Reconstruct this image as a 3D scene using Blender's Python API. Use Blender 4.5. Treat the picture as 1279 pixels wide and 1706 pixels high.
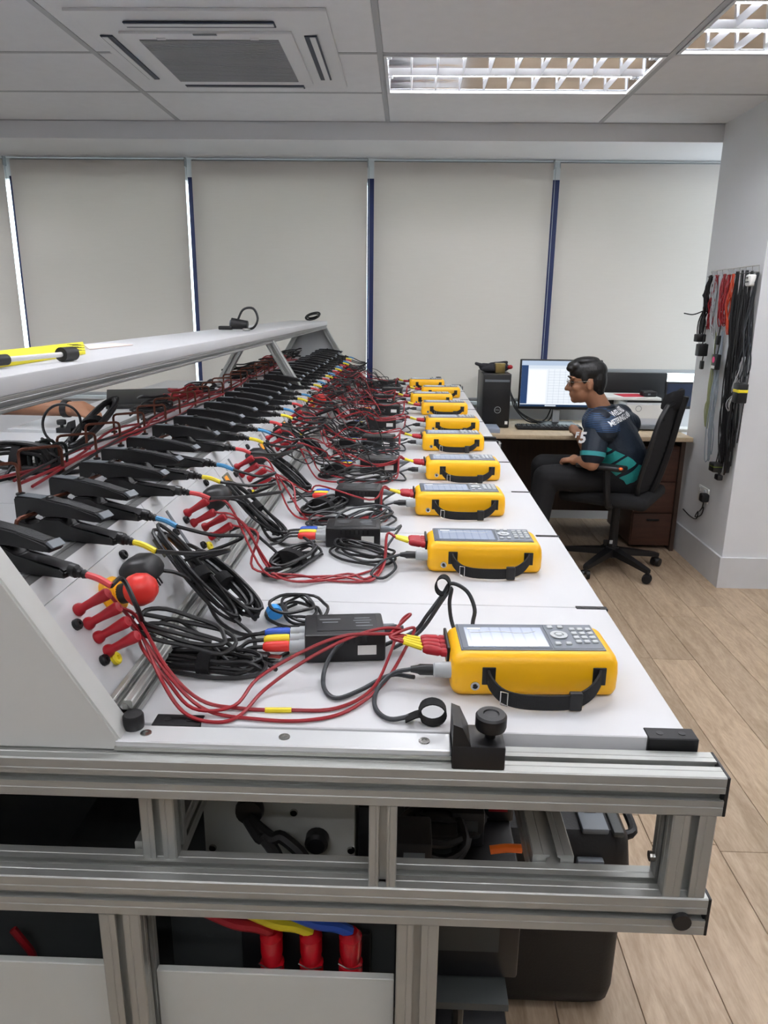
import bpy, bmesh, math, random
from mathutils import Matrix, Vector, Euler
from mathutils.bvhtree import BVHTree

for o in list(bpy.data.objects):
    bpy.data.objects.remove(o, do_unlink=True)
SC = bpy.context.scene
COL = SC.collection
PI = math.pi
CAMZ = 1.5

# ------------------------------------------------------------------ camera
FPX, PITCH, YAW, ROLL = 1222.3, .27283, .02865, .01255
fw = Vector((-math.sin(YAW)*math.cos(PITCH), math.cos(YAW)*math.cos(PITCH), -math.sin(PITCH)))
rt = Vector((math.cos(YAW), math.sin(YAW), 0)); up = rt.cross(fw)
RT = math.cos(ROLL)*rt + math.sin(ROLL)*up
UP = -math.sin(ROLL)*rt + math.cos(ROLL)*up
cam = bpy.data.cameras.new('camera'); camo = bpy.data.objects.new('camera', cam); COL.objects.link(camo)
cam.sensor_fit = 'HORIZONTAL'; cam.sensor_width = 36; cam.lens = 36*FPX/1279
cam.clip_start = .02; cam.clip_end = 100
m = Matrix.Identity(4)
for i in range(3):
    m[i][0] = RT[i]; m[i][1] = UP[i]; m[i][2] = -fw[i]
m[2][3] = CAMZ
camo.matrix_world = m
SC.camera = camo

# ------------------------------------------------------------------ world, exposure
w = bpy.data.worlds.new('sky'); SC.world = w; w.use_nodes = True
bg = w.node_tree.nodes['Background']
bg.inputs[0].default_value = (.86, .93, 1, 1); bg.inputs[1].default_value = 4.5
SC.view_settings.view_transform = 'Standard'; SC.view_settings.look = 'None'
SC.view_settings.gamma = 1; SC.view_settings.use_curve_mapping = False
SC.view_settings.exposure = 0.52
TUBE_STRENGTH = 30.0

# ------------------------------------------------------------------ helpers: pixel -> place
def ray(px, py):
    return fw + RT*((px-640)/FPX) - UP*((py-853)/FPX)
C0 = Vector((0, 0, CAMZ))
def PZ(px, py, z):
    d = ray(px, py); return C0 + d*((z-CAMZ)/d.z)
def PY(px, py, y):
    d = ray(px, py); return C0 + d*(y/d.y)
def PX(px, py, x):
    d = ray(px, py); return C0 + d*(x/d.x)
def PN(px, py, n, k):             # plane n.p = k
    d = ray(px, py); n = Vector(n); return C0 + d*((k-n.dot(C0))/n.dot(d))

# ------------------------------------------------------------------ helpers: materials
def lin(c):
    out = []
    for v in c:
        v = v/255
        out.append(v/12.92 if v <= .04045 else ((v+.055)/1.055)**2.4)
    return (*out, 1)
MATS = {}
def mat(name, c, rough=.5, metal=0, var=.0, vscale=12, bump=0, bscale=60, emit=None, estr=0, stretch=None, coat=0, trans=0):
    if name in MATS: return MATS[name]
    M = bpy.data.materials.new(name); M.use_nodes = True
    nt = M.node_tree; b = nt.nodes['Principled BSDF']
    col = lin(c); b.inputs['Base Color'].default_value = col
    b.inputs['Roughness'].default_value = rough; b.inputs['Metallic'].default_value = metal
    if coat: b.inputs['Coat Weight'].default_value = coat
    if emit:
        b.inputs['Emission Color'].default_value = lin(emit); b.inputs['Emission Strength'].default_value = estr
    tc = nt.nodes.new('ShaderNodeTexCoord'); src = tc.outputs['Object']
    if stretch:
        mp = nt.nodes.new('ShaderNodeMapping'); mp.inputs['Scale'].default_value = stretch
        nt.links.new(src, mp.inputs['Vector']); src = mp.outputs[0]
    if var:
        n = nt.nodes.new('ShaderNodeTexNoise'); n.inputs['Scale'].default_value = vscale; n.inputs['Detail'].default_value = 4
        nt.links.new(src, n.inputs['Vector'])
        r = nt.nodes.new('ShaderNodeValToRGB')
        r.color_ramp.elements[0].position = .3; r.color_ramp.elements[1].position = .7
        r.color_ramp.elements[0].color = tuple(x*(1-var) for x in col[:3])+(1,)
        r.color_ramp.elements[1].color = tuple(min(1, x*(1+var*.6)) for x in col[:3])+(1,)
        nt.links.new(n.outputs['Fac'], r.inputs[0]); nt.links.new(r.outputs[0], b.inputs['Base Color'])
    if bump:
        n = nt.nodes.new('ShaderNodeTexNoise'); n.inputs['Scale'].default_value = bscale; n.inputs['Detail'].default_value = 3
        nt.links.new(src, n.inputs['Vector'])
        bp = nt.nodes.new('ShaderNodeBump'); bp.inputs['Strength'].default_value = bump; bp.inputs['Distance'].default_value = .002
        nt.links.new(n.outputs['Fac'], bp.inputs['Height']); nt.links.new(bp.outputs[0], b.inputs['Normal'])
    MATS[name] = M
    return M

# ------------------------------------------------------------------ helpers: meshes
def crom(pts, n):
    pts = [Vector(p) for p in pts]
    if n <= 1 or len(pts) < 3: return pts
    out = []
    P = [pts[0]*2-pts[1]] + pts + [pts[-1]*2-pts[-2]]
    for i in range(1, len(P)-2):
        a, b, c, d = P[i-1], P[i], P[i+1], P[i+2]
        for k in range(n):
            t = k/n
            out.append(.5*((2*b)+(c-a)*t+(2*a-5*b+4*c-d)*t*t+(-a+3*b-3*c+d)*t**3))
    out.append(pts[-1])
    return out
def rotz(a): return Matrix.Rotation(a, 4, 'Z')
def T(*v): return Matrix.Translation(Vector(v))
def align(d):                      # matrix taking +Z to direction d
    d = Vector(d).normalized()
    return d.to_track_quat('Z', 'Y').to_matrix().to_4x4()
class MB:
    def __init__(s): s.bm = bmesh.new()
    def _merge(s, t):
        me = bpy.data.meshes.new('t'); t.to_mesh(me); t.free(); s.bm.from_mesh(me); bpy.data.meshes.remove(me)
    def box(s, c, d, b=0, seg=2, M=None):
        t = bmesh.new()
        bmesh.ops.create_cube(t, size=1, matrix=Matrix.Diagonal((d[0], d[1], d[2], 1)))
        if b: bmesh.ops.bevel(t, geom=t.edges[:], offset=b, segments=seg, affect='EDGES', profile=.5)
        X = T(*c)
        if M is not None: X = X @ M
        t.transform(X); s._merge(t); return s
    def span(s, a, b, bev=0, seg=2):
        return s.box([(a[i]+b[i])/2 for i in range(3)], [abs(b[i]-a[i]) for i in range(3)], bev, seg)
    def tube(s, pts, r, n=6, sub=4, closed=False, cap=True):
        P = crom(pts, sub) if not closed else crom([*pts, pts[0]], sub)[:-1]
        N = len(P); rings = []; bm = s.bm
        rr = r if callable(r) else (lambda t: r)
        prev = None
        for i, p in enumerate(P):
            if closed: d = P[(i+1) % N]-P[i-1]
            else: d = P[min(i+1, N-1)]-P[max(i-1, 0)]
            if d.length < 1e-9: d = Vector((0, 0, 1))
            d.normalize()
            if prev is None:
                u = d.orthogonal().normalized()
            else:
                u = prev - d*prev.dot(d)
                if u.length < 1e-6: u = d.orthogonal()
                u.normalize()
            prev = u; v = d.cross(u); R = rr(i/max(1, N-1))
            rings.append([bm.verts.new(p+u*(R*math.cos(2*PI*k/n))+v*(R*math.sin(2*PI*k/n))) for k in range(n)])
        M_ = N if closed else N-1
        for i in range(M_):
            a, b = rings[i], rings[(i+1) % N]
            for k in range(n):
                bm.faces.new((a[k], a[(k+1) % n], b[(k+1) % n], b[k]))
        if cap and not closed:
            bm.faces.new(rings[0][::-1]); bm.faces.new(rings[-1])
        return s
    def strip(s, pts, wdir, wid, th, sub=4):       # flat strap following a path; wdir = width direction
        P = crom(pts, sub); wv = Vector(wdir).normalized()*wid/2; N = len(P); rings = []
        for i, p in enumerate(P):
            d = (P[min(i+1, N-1)]-P[max(i-1, 0)]).normalized(); nn = d.cross(wv).normalized()*th/2
            rings.append([s.bm.verts.new(q) for q in (p+wv+nn, p-wv+nn, p-wv-nn, p+wv-nn)])
        for i in range(N-1):
            a, b = rings[i], rings[i+1]
            for k in range(4): s.bm.faces.new((a[k], a[(k+1) % 4], b[(k+1) % 4], b[k]))
        s.bm.faces.new(rings[0][::-1]); s.bm.faces.new(rings[-1]); return s
    def cyl(s, p0, p1, r0, r1=None, n=14):
        r1 = r0 if r1 is None else r1
        p0, p1 = Vector(p0), Vector(p1)
        return s.tube([p0, p1], lambda t: r0+(r1-r0)*t, n=n, sub=1)
    def lathe(s, prof, n=20, M=None):
        rings = []; M = M or Matrix.Identity(4)
        for r, z in prof:
            rings.append([s.bm.verts.new(M @ Vector((max(r, 1e-5)*math.cos(2*PI*k/n), max(r, 1e-5)*math.sin(2*PI*k/n), z))) for k in range(n)])
        for a, b in zip(rings, rings[1:]):
            for k in range(n): s.bm.faces.new((a[k], a[(k+1) % n], b[(k+1) % n], b[k]))
        s.bm.faces.new(rings[0][::-1]); s.bm.faces.new(rings[-1]); return s
    def prism(s, poly, M, L):      # polygon in local XY, extruded along local Z by L, then M
        a = [s.bm.verts.new(M @ Vector((x, y, 0))) for x, y in poly]
        b = [s.bm.verts.new(M @ Vector((x, y, L))) for x, y in poly]
        n = len(poly)
        s.bm.faces.new(a[::-1]); s.bm.faces.new(b)
        for k in range(n): s.bm.faces.new((a[k], a[(k+1) % n], b[(k+1) % n], b[k]))
        return s
    def ell(s, c, r, seg=14, M=None):
        t = bmesh.new()
        bmesh.ops.create_uvsphere(t, u_segments=seg, v_segments=max(6, seg//2+2), radius=1)
        X = T(*c)
        if M is not None: X = X @ M
        t.transform(X @ Matrix.Diagonal((r[0], r[1], r[2], 1))); s._merge(t); return s
    def loft(s, rings, cap=True):
        R = [[s.bm.verts.new(p) for p in ring] for ring in rings]; n = len(R[0])
        for a, b in zip(R, R[1:]):
            for k in range(n): s.bm.faces.new((a[k], a[(k+1) % n], b[(k+1) % n], b[k]))
        if cap: s.bm.faces.new(R[0][::-1]); s.bm.faces.new(R[-1])
        return s
    def cone(s, p0, p1, r0, r1, n=12):             # round cone, for fused bodies
        s.cyl(p0, p1, r0, r1, n); s.ell(p0, (r0,)*3, n); s.ell(p1, (r1,)*3, n); return s

def chain(o):
    M = Matrix.Identity(4)
    while o is not None:
        M = o.matrix_basis @ M; o = o.parent
    return M
def tag(o, label=None, cat=None, group=None, kind=None):
    if label: o['label'] = label
    if cat: o['category'] = cat
    if group: o['group'] = group
    if kind: o['kind'] = kind
    return o
def obj(name, mb, material, parent=None, world=True, ang=35, label=None, cat=None, group=None, kind=None):
    bm = mb.bm
    loc = Vector((0, 0, 0))
    if world:
        if parent is not None: bm.transform(chain(parent).inverted())
        else:
            xs = [v.co for v in bm.verts]
            loc = Vector(((min(v.x for v in xs)+max(v.x for v in xs))/2, (min(v.y for v in xs)+max(v.y for v in xs))/2, min(v.z for v in xs)))
            bm.transform(T(*-loc))
    bmesh.ops.recalc_face_normals(bm, faces=bm.faces[:])
    me = bpy.data.meshes.new(name); bm.to_mesh(me); bm.free()
    me.materials.append(material)
    if ang:
        me.shade_smooth(); me.set_sharp_from_angle(angle=math.radians(ang))
    o = bpy.data.objects.new(name, me); COL.objects.link(o)
    o.location = loc
    if parent is not None: o.parent = parent
    return tag(o, label, cat, group, kind)
def thing(name, loc, label, cat, group=None, rz=0, kind=None, parent=None):
    o = bpy.data.objects.new(name, None); COL.objects.link(o)
    o.location = loc; o.rotation_euler = (0, 0, rz); o.empty_display_size = .05
    if parent is not None: o.parent = parent
    # keep matrix_basis current
    return tag(o, label, cat, group, kind)
def copy_tree(o, parent=None):
    c = o.copy(); COL.objects.link(c); c.parent = parent
    for ch in list(o.children): copy_tree(ch, c)
    return c
def put(o, loc, rz=0):
    o.location = loc; o.rotation_euler = (0, 0, rz); return o
ORD = ['nearest the camera', 'second from the camera', 'third from the camera', 'fourth from the camera', 'fifth from the camera',
       'sixth from the camera', 'seventh from the camera', 'eighth from the camera', 'ninth from the camera', 'farthest from the camera']
# ------------------------------------------------------------------ materials
WHITE = mat('white_laminate', (210, 211, 213), .35, var=.03, vscale=5)
WHITE2 = mat('white_panel_paint', (212, 214, 216), .4, var=.03, vscale=9)
ALU = mat('anodised_aluminium', (172, 174, 170), .42, .55, var=.06, vscale=6, stretch=(1, 1, 1))
ALU_D = mat('brushed_aluminium', (150, 151, 150), .42, .6, var=.08, vscale=8)
BLACKP = mat('black_plastic', (22, 22, 24), .45, var=.1, vscale=30)
BLACKM = mat('black_matt_metal', (16, 16, 19), .5, .2)
CABLE_K = mat('black_cable_rubber', (17, 17, 19), .48)
CABLE_G = mat('dark_grey_cable_rubber', (46, 50, 54), .5)
RED_C = mat('red_silicone_wire', (146, 18, 29), .45)
RED_P = mat('red_plastic_plug', (168, 18, 34), .42, var=.08, vscale=40)
YEL = mat('amber_yellow_rubber', (250, 186, 4), .42, bump=.05, bscale=300)
YEL_S = mat('yellow_sleeve', (230, 210, 36), .45)
BLU_S = mat('blue_sleeve', (36, 84, 190), .4)
LBLU = mat('light_blue_tie', (50, 150, 225), .5)
GREYP = mat('grey_plastic', (108, 114, 120), .5)
GREY_L = mat('pale_grey_plastic', (168, 172, 174), .45)
STEEL = mat('polished_steel', (190, 190, 186), .22, 1)
COPPER = mat('brown_copper', (112, 66, 50), .42, .6, var=.25, vscale=60)
VELCRO = mat('black_hook_tape', (14, 14, 16), .95, bump=.5, bscale=900)
WEB = mat('black_nylon_webbing', (20, 20, 22), .8, bump=.4, bscale=700)
PAPER = mat('white_paper', (236, 236, 232), .7, var=.03, vscale=8)
WALL = mat('white_wall_paint', (224, 226, 228), .7, var=.02, vscale=3, bump=.08, bscale=90)
CEILM = mat('ceiling_board', (222, 223, 224), .8, var=.025, vscale=14, bump=.15, bscale=220)
SLABM = mat('floor_slab', (104, 90, 76), .9)

def wood_mat(name, c1, c2, knot=0):
    M = bpy.data.materials.new(name); M.use_nodes = True; nt = M.node_tree; b = nt.nodes['Principled BSDF']
    tc = nt.nodes.new('ShaderNodeTexCoord'); oi = nt.nodes.new('ShaderNodeObjectInfo')
    ad = nt.nodes.new('ShaderNodeVectorMath'); ad.operation = 'MULTIPLY_ADD'
    ad.inputs[1].default_value = (7, 1.1, 7)
    cm = nt.nodes.new('ShaderNodeCombineXYZ')
    mu = nt.nodes.new('ShaderNodeMath'); mu.operation = 'MULTIPLY'; mu.inputs[1].default_value = 37
    nt.links.new(oi.outputs['Random'], mu.inputs[0])
    for k in range(3): nt.links.new(mu.outputs[0], cm.inputs[k])
    nt.links.new(tc.outputs['Object'], ad.inputs[0]); nt.links.new(cm.outputs[0], ad.inputs[2])
    n = nt.nodes.new('ShaderNodeTexNoise'); n.inputs['Scale'].default_value = 3.2; n.inputs['Detail'].default_value = 8
    n.inputs['Distortion'].default_value = 1.4; n.inputs['Roughness'].default_value = .62
    nt.links.new(ad.outputs[0], n.inputs['Vector'])
    n2 = nt.nodes.new('ShaderNodeTexNoise'); n2.inputs['Scale'].default_value = 26; n2.inputs['Detail'].default_value = 3
    nt.links.new(ad.outputs[0], n2.inputs['Vector'])
    mx = nt.nodes.new('ShaderNodeMix'); mx.data_type = 'FLOAT'; mx.inputs[0].default_value = .3
    nt.links.new(n.outputs['Fac'], mx.inputs[2]); nt.links.new(n2.outputs['Fac'], mx.inputs[3])
    r = nt.nodes.new('ShaderNodeValToRGB')
    r.color_ramp.elements[0].position = .34; r.color_ramp.elements[1].position = .64
    r.color_ramp.elements[0].color = lin(c1); r.color_ramp.elements[1].color = lin(c2)
    nt.links.new(mx.outputs[0], r.inputs[0])
    hs = nt.nodes.new('ShaderNodeHueSaturation')
    mr = nt.nodes.new('ShaderNodeMapRange'); mr.inputs[3].default_value = .9; mr.inputs[4].default_value = 1.1
    nt.links.new(oi.outputs['Random'], mr.inputs[0]); nt.links.new(mr.outputs[0], hs.inputs['Value'])
    nt.links.new(r.outputs[0], hs.inputs['Color']); nt.links.new(hs.outputs[0], b.inputs['Base Color'])
    b.inputs['Roughness'].default_value = .48
    bp = nt.nodes.new('ShaderNodeBump'); bp.inputs['Strength'].default_value = .12; bp.inputs['Distance'].default_value = .002
    nt.links.new(n2.outputs['Fac'], bp.inputs['Height']); nt.links.new(bp.outputs[0], b.inputs['Normal'])
    return M
OAK = wood_mat('oak_floor_plank', (150, 128, 103), (186, 165, 140))
DESKW = wood_mat('maple_desk_laminate', (196, 174, 142), (212, 192, 160))

def text_bm(txt, size, shear=0, bold=0):
    cu = bpy.data.curves.new('t', 'FONT'); cu.body = txt; cu.size = size; cu.align_x = 'CENTER'; cu.align_y = 'CENTER'
    cu.shear = shear; cu.offset = bold; cu.resolution_u = 2
    o = bpy.data.objects.new('t', cu); COL.objects.link(o)
    dg = bpy.context.evaluated_depsgraph_get(); dg.update()
    me = bpy.data.meshes.new_from_object(o.evaluated_get(dg))
    mb = MB(); mb.bm.from_mesh(me)
    bpy.data.objects.remove(o, do_unlink=True); bpy.data.curves.remove(cu); bpy.data.meshes.remove(me)
    return mb
def text_part(name, txt, size, M, material, parent, th=.0004, shear=0, bold=0, world=True):
    mb = text_bm(txt, size, shear, bold)
    r = bmesh.ops.extrude_face_region(mb.bm, geom=mb.bm.faces[:])
    vs = [g for g in r['geom'] if isinstance(g, bmesh.types.BMVert)]
    bmesh.ops.translate(mb.bm, verts=vs, vec=(0, 0, th))
    mb.bm.transform(M)
    return obj(name, mb, material, parent, world, ang=0)

# ------------------------------------------------------------------ the room
ZC = CAMZ + 1.0215            # ceiling height 2.52
YW = 5.20                     # plane of the roller blinds
XL, XR, YB = -4.4, 3.1, -2.6
fl = obj('floor', MB().span((XL-.2, YB-.2, -.12), (XR+.2, YW+.4, -.010)), SLABM, kind='structure', ang=0, label='light oak plank floor')
# planks, laid along the bench
PW, PL = .19, 1.22
pm = None
random.seed(4)
x0 = .36 - 14*PW
for c in range(28):
    off = random.random()*PL
    for r in range(-1, 5):
        ya, yb = -.4+off+(r)*PL, -.4+off+(r+1)*PL
        if yb < -.4 or ya > YW+.1: continue
        x = x0 + c*PW
        if pm is None:
            mb = MB().box((0, 0, -.0045), (PW-.0016, PL-.0016, .0090), .0012, 1)
            o = obj('plank', mb, OAK, fl, world=False); pm = o
        else:
            o = pm.copy(); COL.objects.link(o)
        o.parent = fl
        o.location = Vector((x+PW/2, (ya+yb)/2, 0)) - fl.location
# ceiling
ce = obj('ceiling', MB().span((XL-.2, YB-.2, ZC+.13), (XR+.2, YW+.4, ZC+.2)), CEILM, kind='structure', ang=0, label='suspended ceiling of white boards on a metal grid')
TX, TY, TXP, TYP = -.14, 4.66, 1.21, .592
LIGHTS = [(0, 2), (1, 3), (0, 5), (-3, 2), (-3, 4), (1, 5), (-2, 5), (-1, 6), (1, 7), (-2, 8), (0, 9), (-3, 6), (-1, 10)]   # (column, row) of the light fittings; the unseen ones are added for brightness
GRIDM = mat('ceiling_grid_bar', (168, 170, 172), .5)
tile = None
for c in range(-4, 3):
    for r in range(0, 13):
        if (c, r+1) in LIGHTS: continue
        xa = TX+c*TXP; yb = TY-r*TYP
        if xa > XR or xa+TXP < XL: continue
        if tile is None:
            tile = obj('ceiling_board', MB().box((0, 0, .006), (TXP-.024, TYP-.024, .012), .002, 1), CEILM, ce, world=False); o = tile
        else:
            o = tile.copy(); COL.objects.link(o)
        o.parent = ce; o.location = Vector((xa+TXP/2, yb-TYP/2, ZC)) - ce.location
for c in range(-3, 4):
    xa = TX+c*TXP
    if XL < xa < XR: obj('grid_bar', MB().box((xa, (YB+TY)/2, ZC+.006), (.024, TY-YB, .016)), GRIDM, ce, ang=0)
for r in range(0, 13):
    yb = TY-r*TYP
    if yb > YB: obj('grid_bar', MB().box(((XL+XR)/2, yb, ZC+.0072), (XR-XL, .020, .016)), GRIDM, ce, ang=0)
# bulkhead above the windows
obj('trim_1', MB().span((XL, TY+.004, CAMZ+.927), (XR, YW+.2, ZC+.1)), WALL, kind='structure', ang=0, label='boxed white bulkhead above the roller blinds')
MUL = [-3.88, -2.674, -1.468, -.268, .938, 2.14]
wb = obj('wall_back', MB().span((XL-.2, YW+.09, .84), (MUL[0]-.02, YW+.25, CAMZ+.80)).span((MUL[-1]+.042, YW+.09, .84), (XR+.2, YW+.25, CAMZ+.80)).span((XL-.2, YW+.09, 0), (XR+.2, YW+.25, .84)).span((XL-.2, YW+.07, CAMZ+.80), (XR+.2, YW+.25, CAMZ+.93)), WALL, kind='structure', ang=0, label='white wall under the windows')
NAVY = mat('navy_window_frame', (20, 30, 78), .4)
GLASS = bpy.data.materials.new('window_glass'); GLASS.use_nodes = True
nt = GLASS.node_tree
for n in list(nt.nodes): nt.nodes.remove(n)
out = nt.nodes.new('ShaderNodeOutputMaterial'); mxs = nt.nodes.new('ShaderNodeMixShader')
tr = nt.nodes.new('ShaderNodeBsdfTransparent'); gl = nt.nodes.new('ShaderNodeBsdfGlossy'); gl.inputs['Roughness'].default_value = .02
fr = nt.nodes.new('ShaderNodeFresnel'); fr.inputs[0].default_value = 1.45
tr.inputs[0].default_value = (.88, .93, .93, 1)
nt.links.new(fr.outputs[0], mxs.inputs[0]); nt.links.new(tr.outputs[0], mxs.inputs[1]); nt.links.new(gl.outputs[0], mxs.inputs[2]); nt.links.new(mxs.outputs[0], out.inputs[0])
# blind fabric: half-translucent cloth
BLIND = bpy.data.materials.new('blind_fabric'); BLIND.use_nodes = True
nt = BLIND.node_tree; b = nt.nodes['Principled BSDF']; b.inputs['Roughness'].default_value = .85
tc = nt.nodes.new('ShaderNodeTexCoord'); mp = nt.nodes.new('ShaderNodeMapping'); mp.inputs['Scale'].default_value = (2, 1, 40)
nz = nt.nodes.new('ShaderNodeTexNoise'); nz.inputs['Scale'].default_value = 4; nz.inputs['Detail'].default_value = 3
rp = nt.nodes.new('ShaderNodeValToRGB'); rp.color_ramp.elements[0].color = lin((226, 221, 215)); rp.color_ramp.elements[1].color = lin((233, 229, 224))
nt.links.new(tc.outputs['Object'], mp.inputs[0]); nt.links.new(mp.outputs[0], nz.inputs['Vector']); nt.links.new(nz.outputs['Fac'], rp.inputs[0]); nt.links.new(rp.outputs[0], b.inputs['Base Color'])
tl = nt.nodes.new('ShaderNodeBsdfTranslucent'); tl.inputs[0].default_value = lin((222, 216, 209)); ms = nt.nodes.new('ShaderNodeMixShader'); ms.inputs[0].default_value = .32
nt.links.new(b.outputs[0], ms.inputs[1]); nt.links.new(tl.outputs[0], ms.inputs[2]); nt.links.new(ms.outputs[0], nt.nodes['Material Output'].inputs[0])
BNAMES = ['leftmost roller blind, cut off by the left edge of the photo', 'wide beige roller blind behind the yellow folder on the shelf',
          'beige roller blind behind the far end of the white shelf', 'beige roller blind behind the black computer tower',
          'short beige roller blind behind the seated person, beside the white column']
for i in range(5):
    xa, xb = MUL[i], MUL[i+1]
    wn = thing('window_%d' % (i+1), ((xa+xb)/2, YW+.1, .84), None, None, kind='structure')
    obj('mullion', MB().span((xb-.019, YW+.06, .84), (xb+.040, YW+.14, CAMZ+.815), .003), NAVY, wn)
    if i == 0: obj('mullion', MB().span((xa-.019, YW+.06, .84), (xa+.040, YW+.14, CAMZ+.815), .003), NAVY, wn)
    obj('sill', MB().span((xa, YW+.05, .835), (xb, YW+.2, .86)), WALL, wn)
    obj('pane', MB().span((xa+.041, YW+.115, .85), (xb-.02, YW+.121, CAMZ+.81)), GLASS, wn, ang=0)
    zb = 1.082 if i == 4 else .868
    rb = thing('roller_blind', ((xa+xb)/2, YW, zb), BNAMES[i], 'blind', 'roller blinds along the window wall')
    ga, gb = xa+.027, xb-.017
    obj('fabric', MB().span((ga, YW-.001, zb+.02), (gb, YW+.0015, CAMZ+.905)), BLIND, rb, ang=0)
    obj('bottom_bar', MB().span((ga, YW-.009, zb), (gb, YW+.009, zb+.024), .003), GREY_L, rb)
    obj('roller', MB().cyl((ga, YW+.02, CAMZ+.896), (gb, YW+.02, CAMZ+.896), .02), GREY_L, rb)
    obj('bracket', MB().span((gb, YW-.012, CAMZ+.87), (gb+.006, YW+.03, CAMZ+.925)), GREY_L, rb)
    obj('pull_chain', MB().tube([(gb+.012, YW-.006, CAMZ+.88), (gb+.013, YW-.006, CAMZ+.2), (gb+.012, YW-.006, CAMZ-.35)], .0016, 5), GREY_L, rb)
# side walls and the white column on the right
obj('wall_left', MB().span((XL-.2, YB, 0), (XL, YW+.2, ZC+.1)), WALL, kind='structure', ang=0, label='white wall on the left')
obj('wall_front', MB().span((XL-.2, YB-.2, 0), (XR+.2, YB, ZC+.1)), WALL, kind='structure', ang=0, label='white wall behind the camera')
XCOL, YCOL = 1.775, 3.93
obj('wall_right', MB().span((XCOL, YCOL, 0), (XR+.2, TY, ZC+.1)).span((XR, YB, 0), (XR+.2, YCOL, ZC+.1)), WALL, kind='structure', ang=0, label='white column carrying the hanging cables')
zbb = PY(1200, 928, YCOL).z
obj('baseboard_right', MB().prism([(XCOL-.014, YCOL-.014), (XR, YCOL-.014), (XR, YCOL), (XCOL, YCOL), (XCOL, TY), (XCOL-.014, TY)], Matrix.Identity(4), zbb), WHITE2, kind='structure', label='white baseboard around the column')

# ------------------------------------------------------------------ ceiling lights
TUBEM = mat('fluorescent_tube', (255, 255, 255), .4, emit=(250, 250, 255), estr=TUBE_STRENGTH)
REFL = mat('mirror_aluminium', (225, 226, 228), .12, 1)
LOUV = mat('louvre_aluminium', (212, 214, 218), .3, .85)
def ceiling_light():
    lx, ly = TXP-.03, TYP-.03
    t = thing('ceiling_light', (0, 0, 0), 'x', 'ceiling light', 'recessed fluorescent lights in the ceiling')
    mb = MB()
    for sx in (-1, 1): mb.box((sx*(lx/2-.006), 0, .0), (.014, ly, .012))
    for sy in (-1, 1): mb.box((0, sy*(ly/2-.006), .0), (lx, .014, .012))
    obj('frame', mb, WHITE2, t, False, ang=0)
    # two parabolic troughs
    prof = []
    for sy in (-1, 1):
        mb = MB(); rings = []
        for k in range(9):
            a = -1+2*k/8
            rings.append((sy*ly/4+a*(ly/4-.004), .012+.085*(1-a*a)**.6))
        v = [[mb.bm.verts.new((x, y, z)) for y, z in rings] for x in (-lx/2+.008, lx/2-.008)]
        for k in range(8): mb.bm.faces.new((v[0][k], v[0][k+1], v[1][k+1], v[1][k]))
        mb.box((-lx/2+.006, sy*ly/4, .05), (.004, ly/2-.01, .09)); mb.box((lx/2-.006, sy*ly/4, .05), (.004, ly/2-.01, .09))
        obj('reflector', mb, REFL, t, False)
        obj('tube', MB().cyl((-lx/2+.03, sy*ly/4, .046), (lx/2-.03, sy*ly/4, .046), .013, n=12), TUBEM, t, False)
        for sx in (-1, 1): obj('tube_holder', MB().box((sx*(lx/2-.02), sy*ly/4, .05), (.02, .03, .05), .003), WHITE2, t, False)
    obj('spine', MB().prism([(-.016, .034), (.016, .034), (.003, -.002), (-.003, -.002)], T(-lx/2+.01, 0, 0) @ Matrix(((0, 0, 1, 0), (1, 0, 0, 0), (0, 1, 0, 0), (0, 0, 0, 1))), lx-.02), LOUV, t, False)
    bl = None
    for sy in (-1, 1):
        for k in range(1, 10):
            x = -lx/2+lx*k/10
            if bl is None:
                bl = obj('louvre_blade', MB().prism([(-.005, .030), (.005, .030), (.001, 0), (-.001, 0)], T(0, -ly/4+.008, 0) @ Matrix(((1, 0, 0, 0), (0, 0, 1, 0), (0, 1, 0, 0), (0, 0, 0, 1))), ly/2-.016), LOUV, t, False); o = bl
            else:
                o = bl.copy(); COL.objects.link(o); o.parent = t
            o.location = (x, sy*ly/4, 0)
    return t
cl = ceiling_light()
for i, (c, r) in enumerate(LIGHTS):
    o = cl if i == 0 else copy_tree(cl)
    o.location = (TX+c*TXP+TXP/2, TY-(r-1)*TYP-TYP/2, ZC)
    o['label'] = ('recessed fluorescent light with mirror louvres, fully seen at upper right' if i == 0 else
                  'bright recessed fluorescent light cut off by the upper right corner' if i == 1 else 'unseen recessed fluorescent light added to brighten the room')

# ------------------------------------------------------------------ air conditioner
acx, acy, acs = -.79, 3.46, .475
ac = thing('air_conditioner', (acx, acy, ZC-.03), 'square white ceiling cassette air conditioner with grey intake grille', 'air conditioner')
ACW = mat('air_conditioner_white', (216, 217, 218), .4)
mb = MB().prism([(-acs, -acs), (acs, -acs), (acs, acs), (-acs, acs)], T(acx, acy, ZC-.012), .011)
ri = [[Vector((acx+sx*s, acy+sy*s, z)) for sx, sy in ((-1, -1), (1, -1), (1, 1), (-1, 1))] for s, z in ((acs-.006, ZC-.012), (.40, ZC-.026), (.33, ZC-.028), (.01, ZC-.028))]
mb.loft(ri)
obj('panel', mb, ACW, ac, ang=20)
DKB = mat('dark_blue_vent', (30, 38, 58), .5)
for sx, sy in ((0, 1), (0, -1), (1, 0), (-1, 0)):
    L, Wd = .56, .05
    d = (L, Wd, .006) if sx == 0 else (Wd, L, .006)
    v = obj('vent', MB().box((acx+sx*.395, acy+sy*.395, ZC-.0285), d, .002, 1), DKB, ac)
    d2 = (L-.01, .022, .004) if sx == 0 else (.022, L-.01, .004)
    obj('flap', MB().box((acx+sx*.402, acy+sy*.402, ZC-.033), d2, .001, 1), ACW, v)
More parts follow.
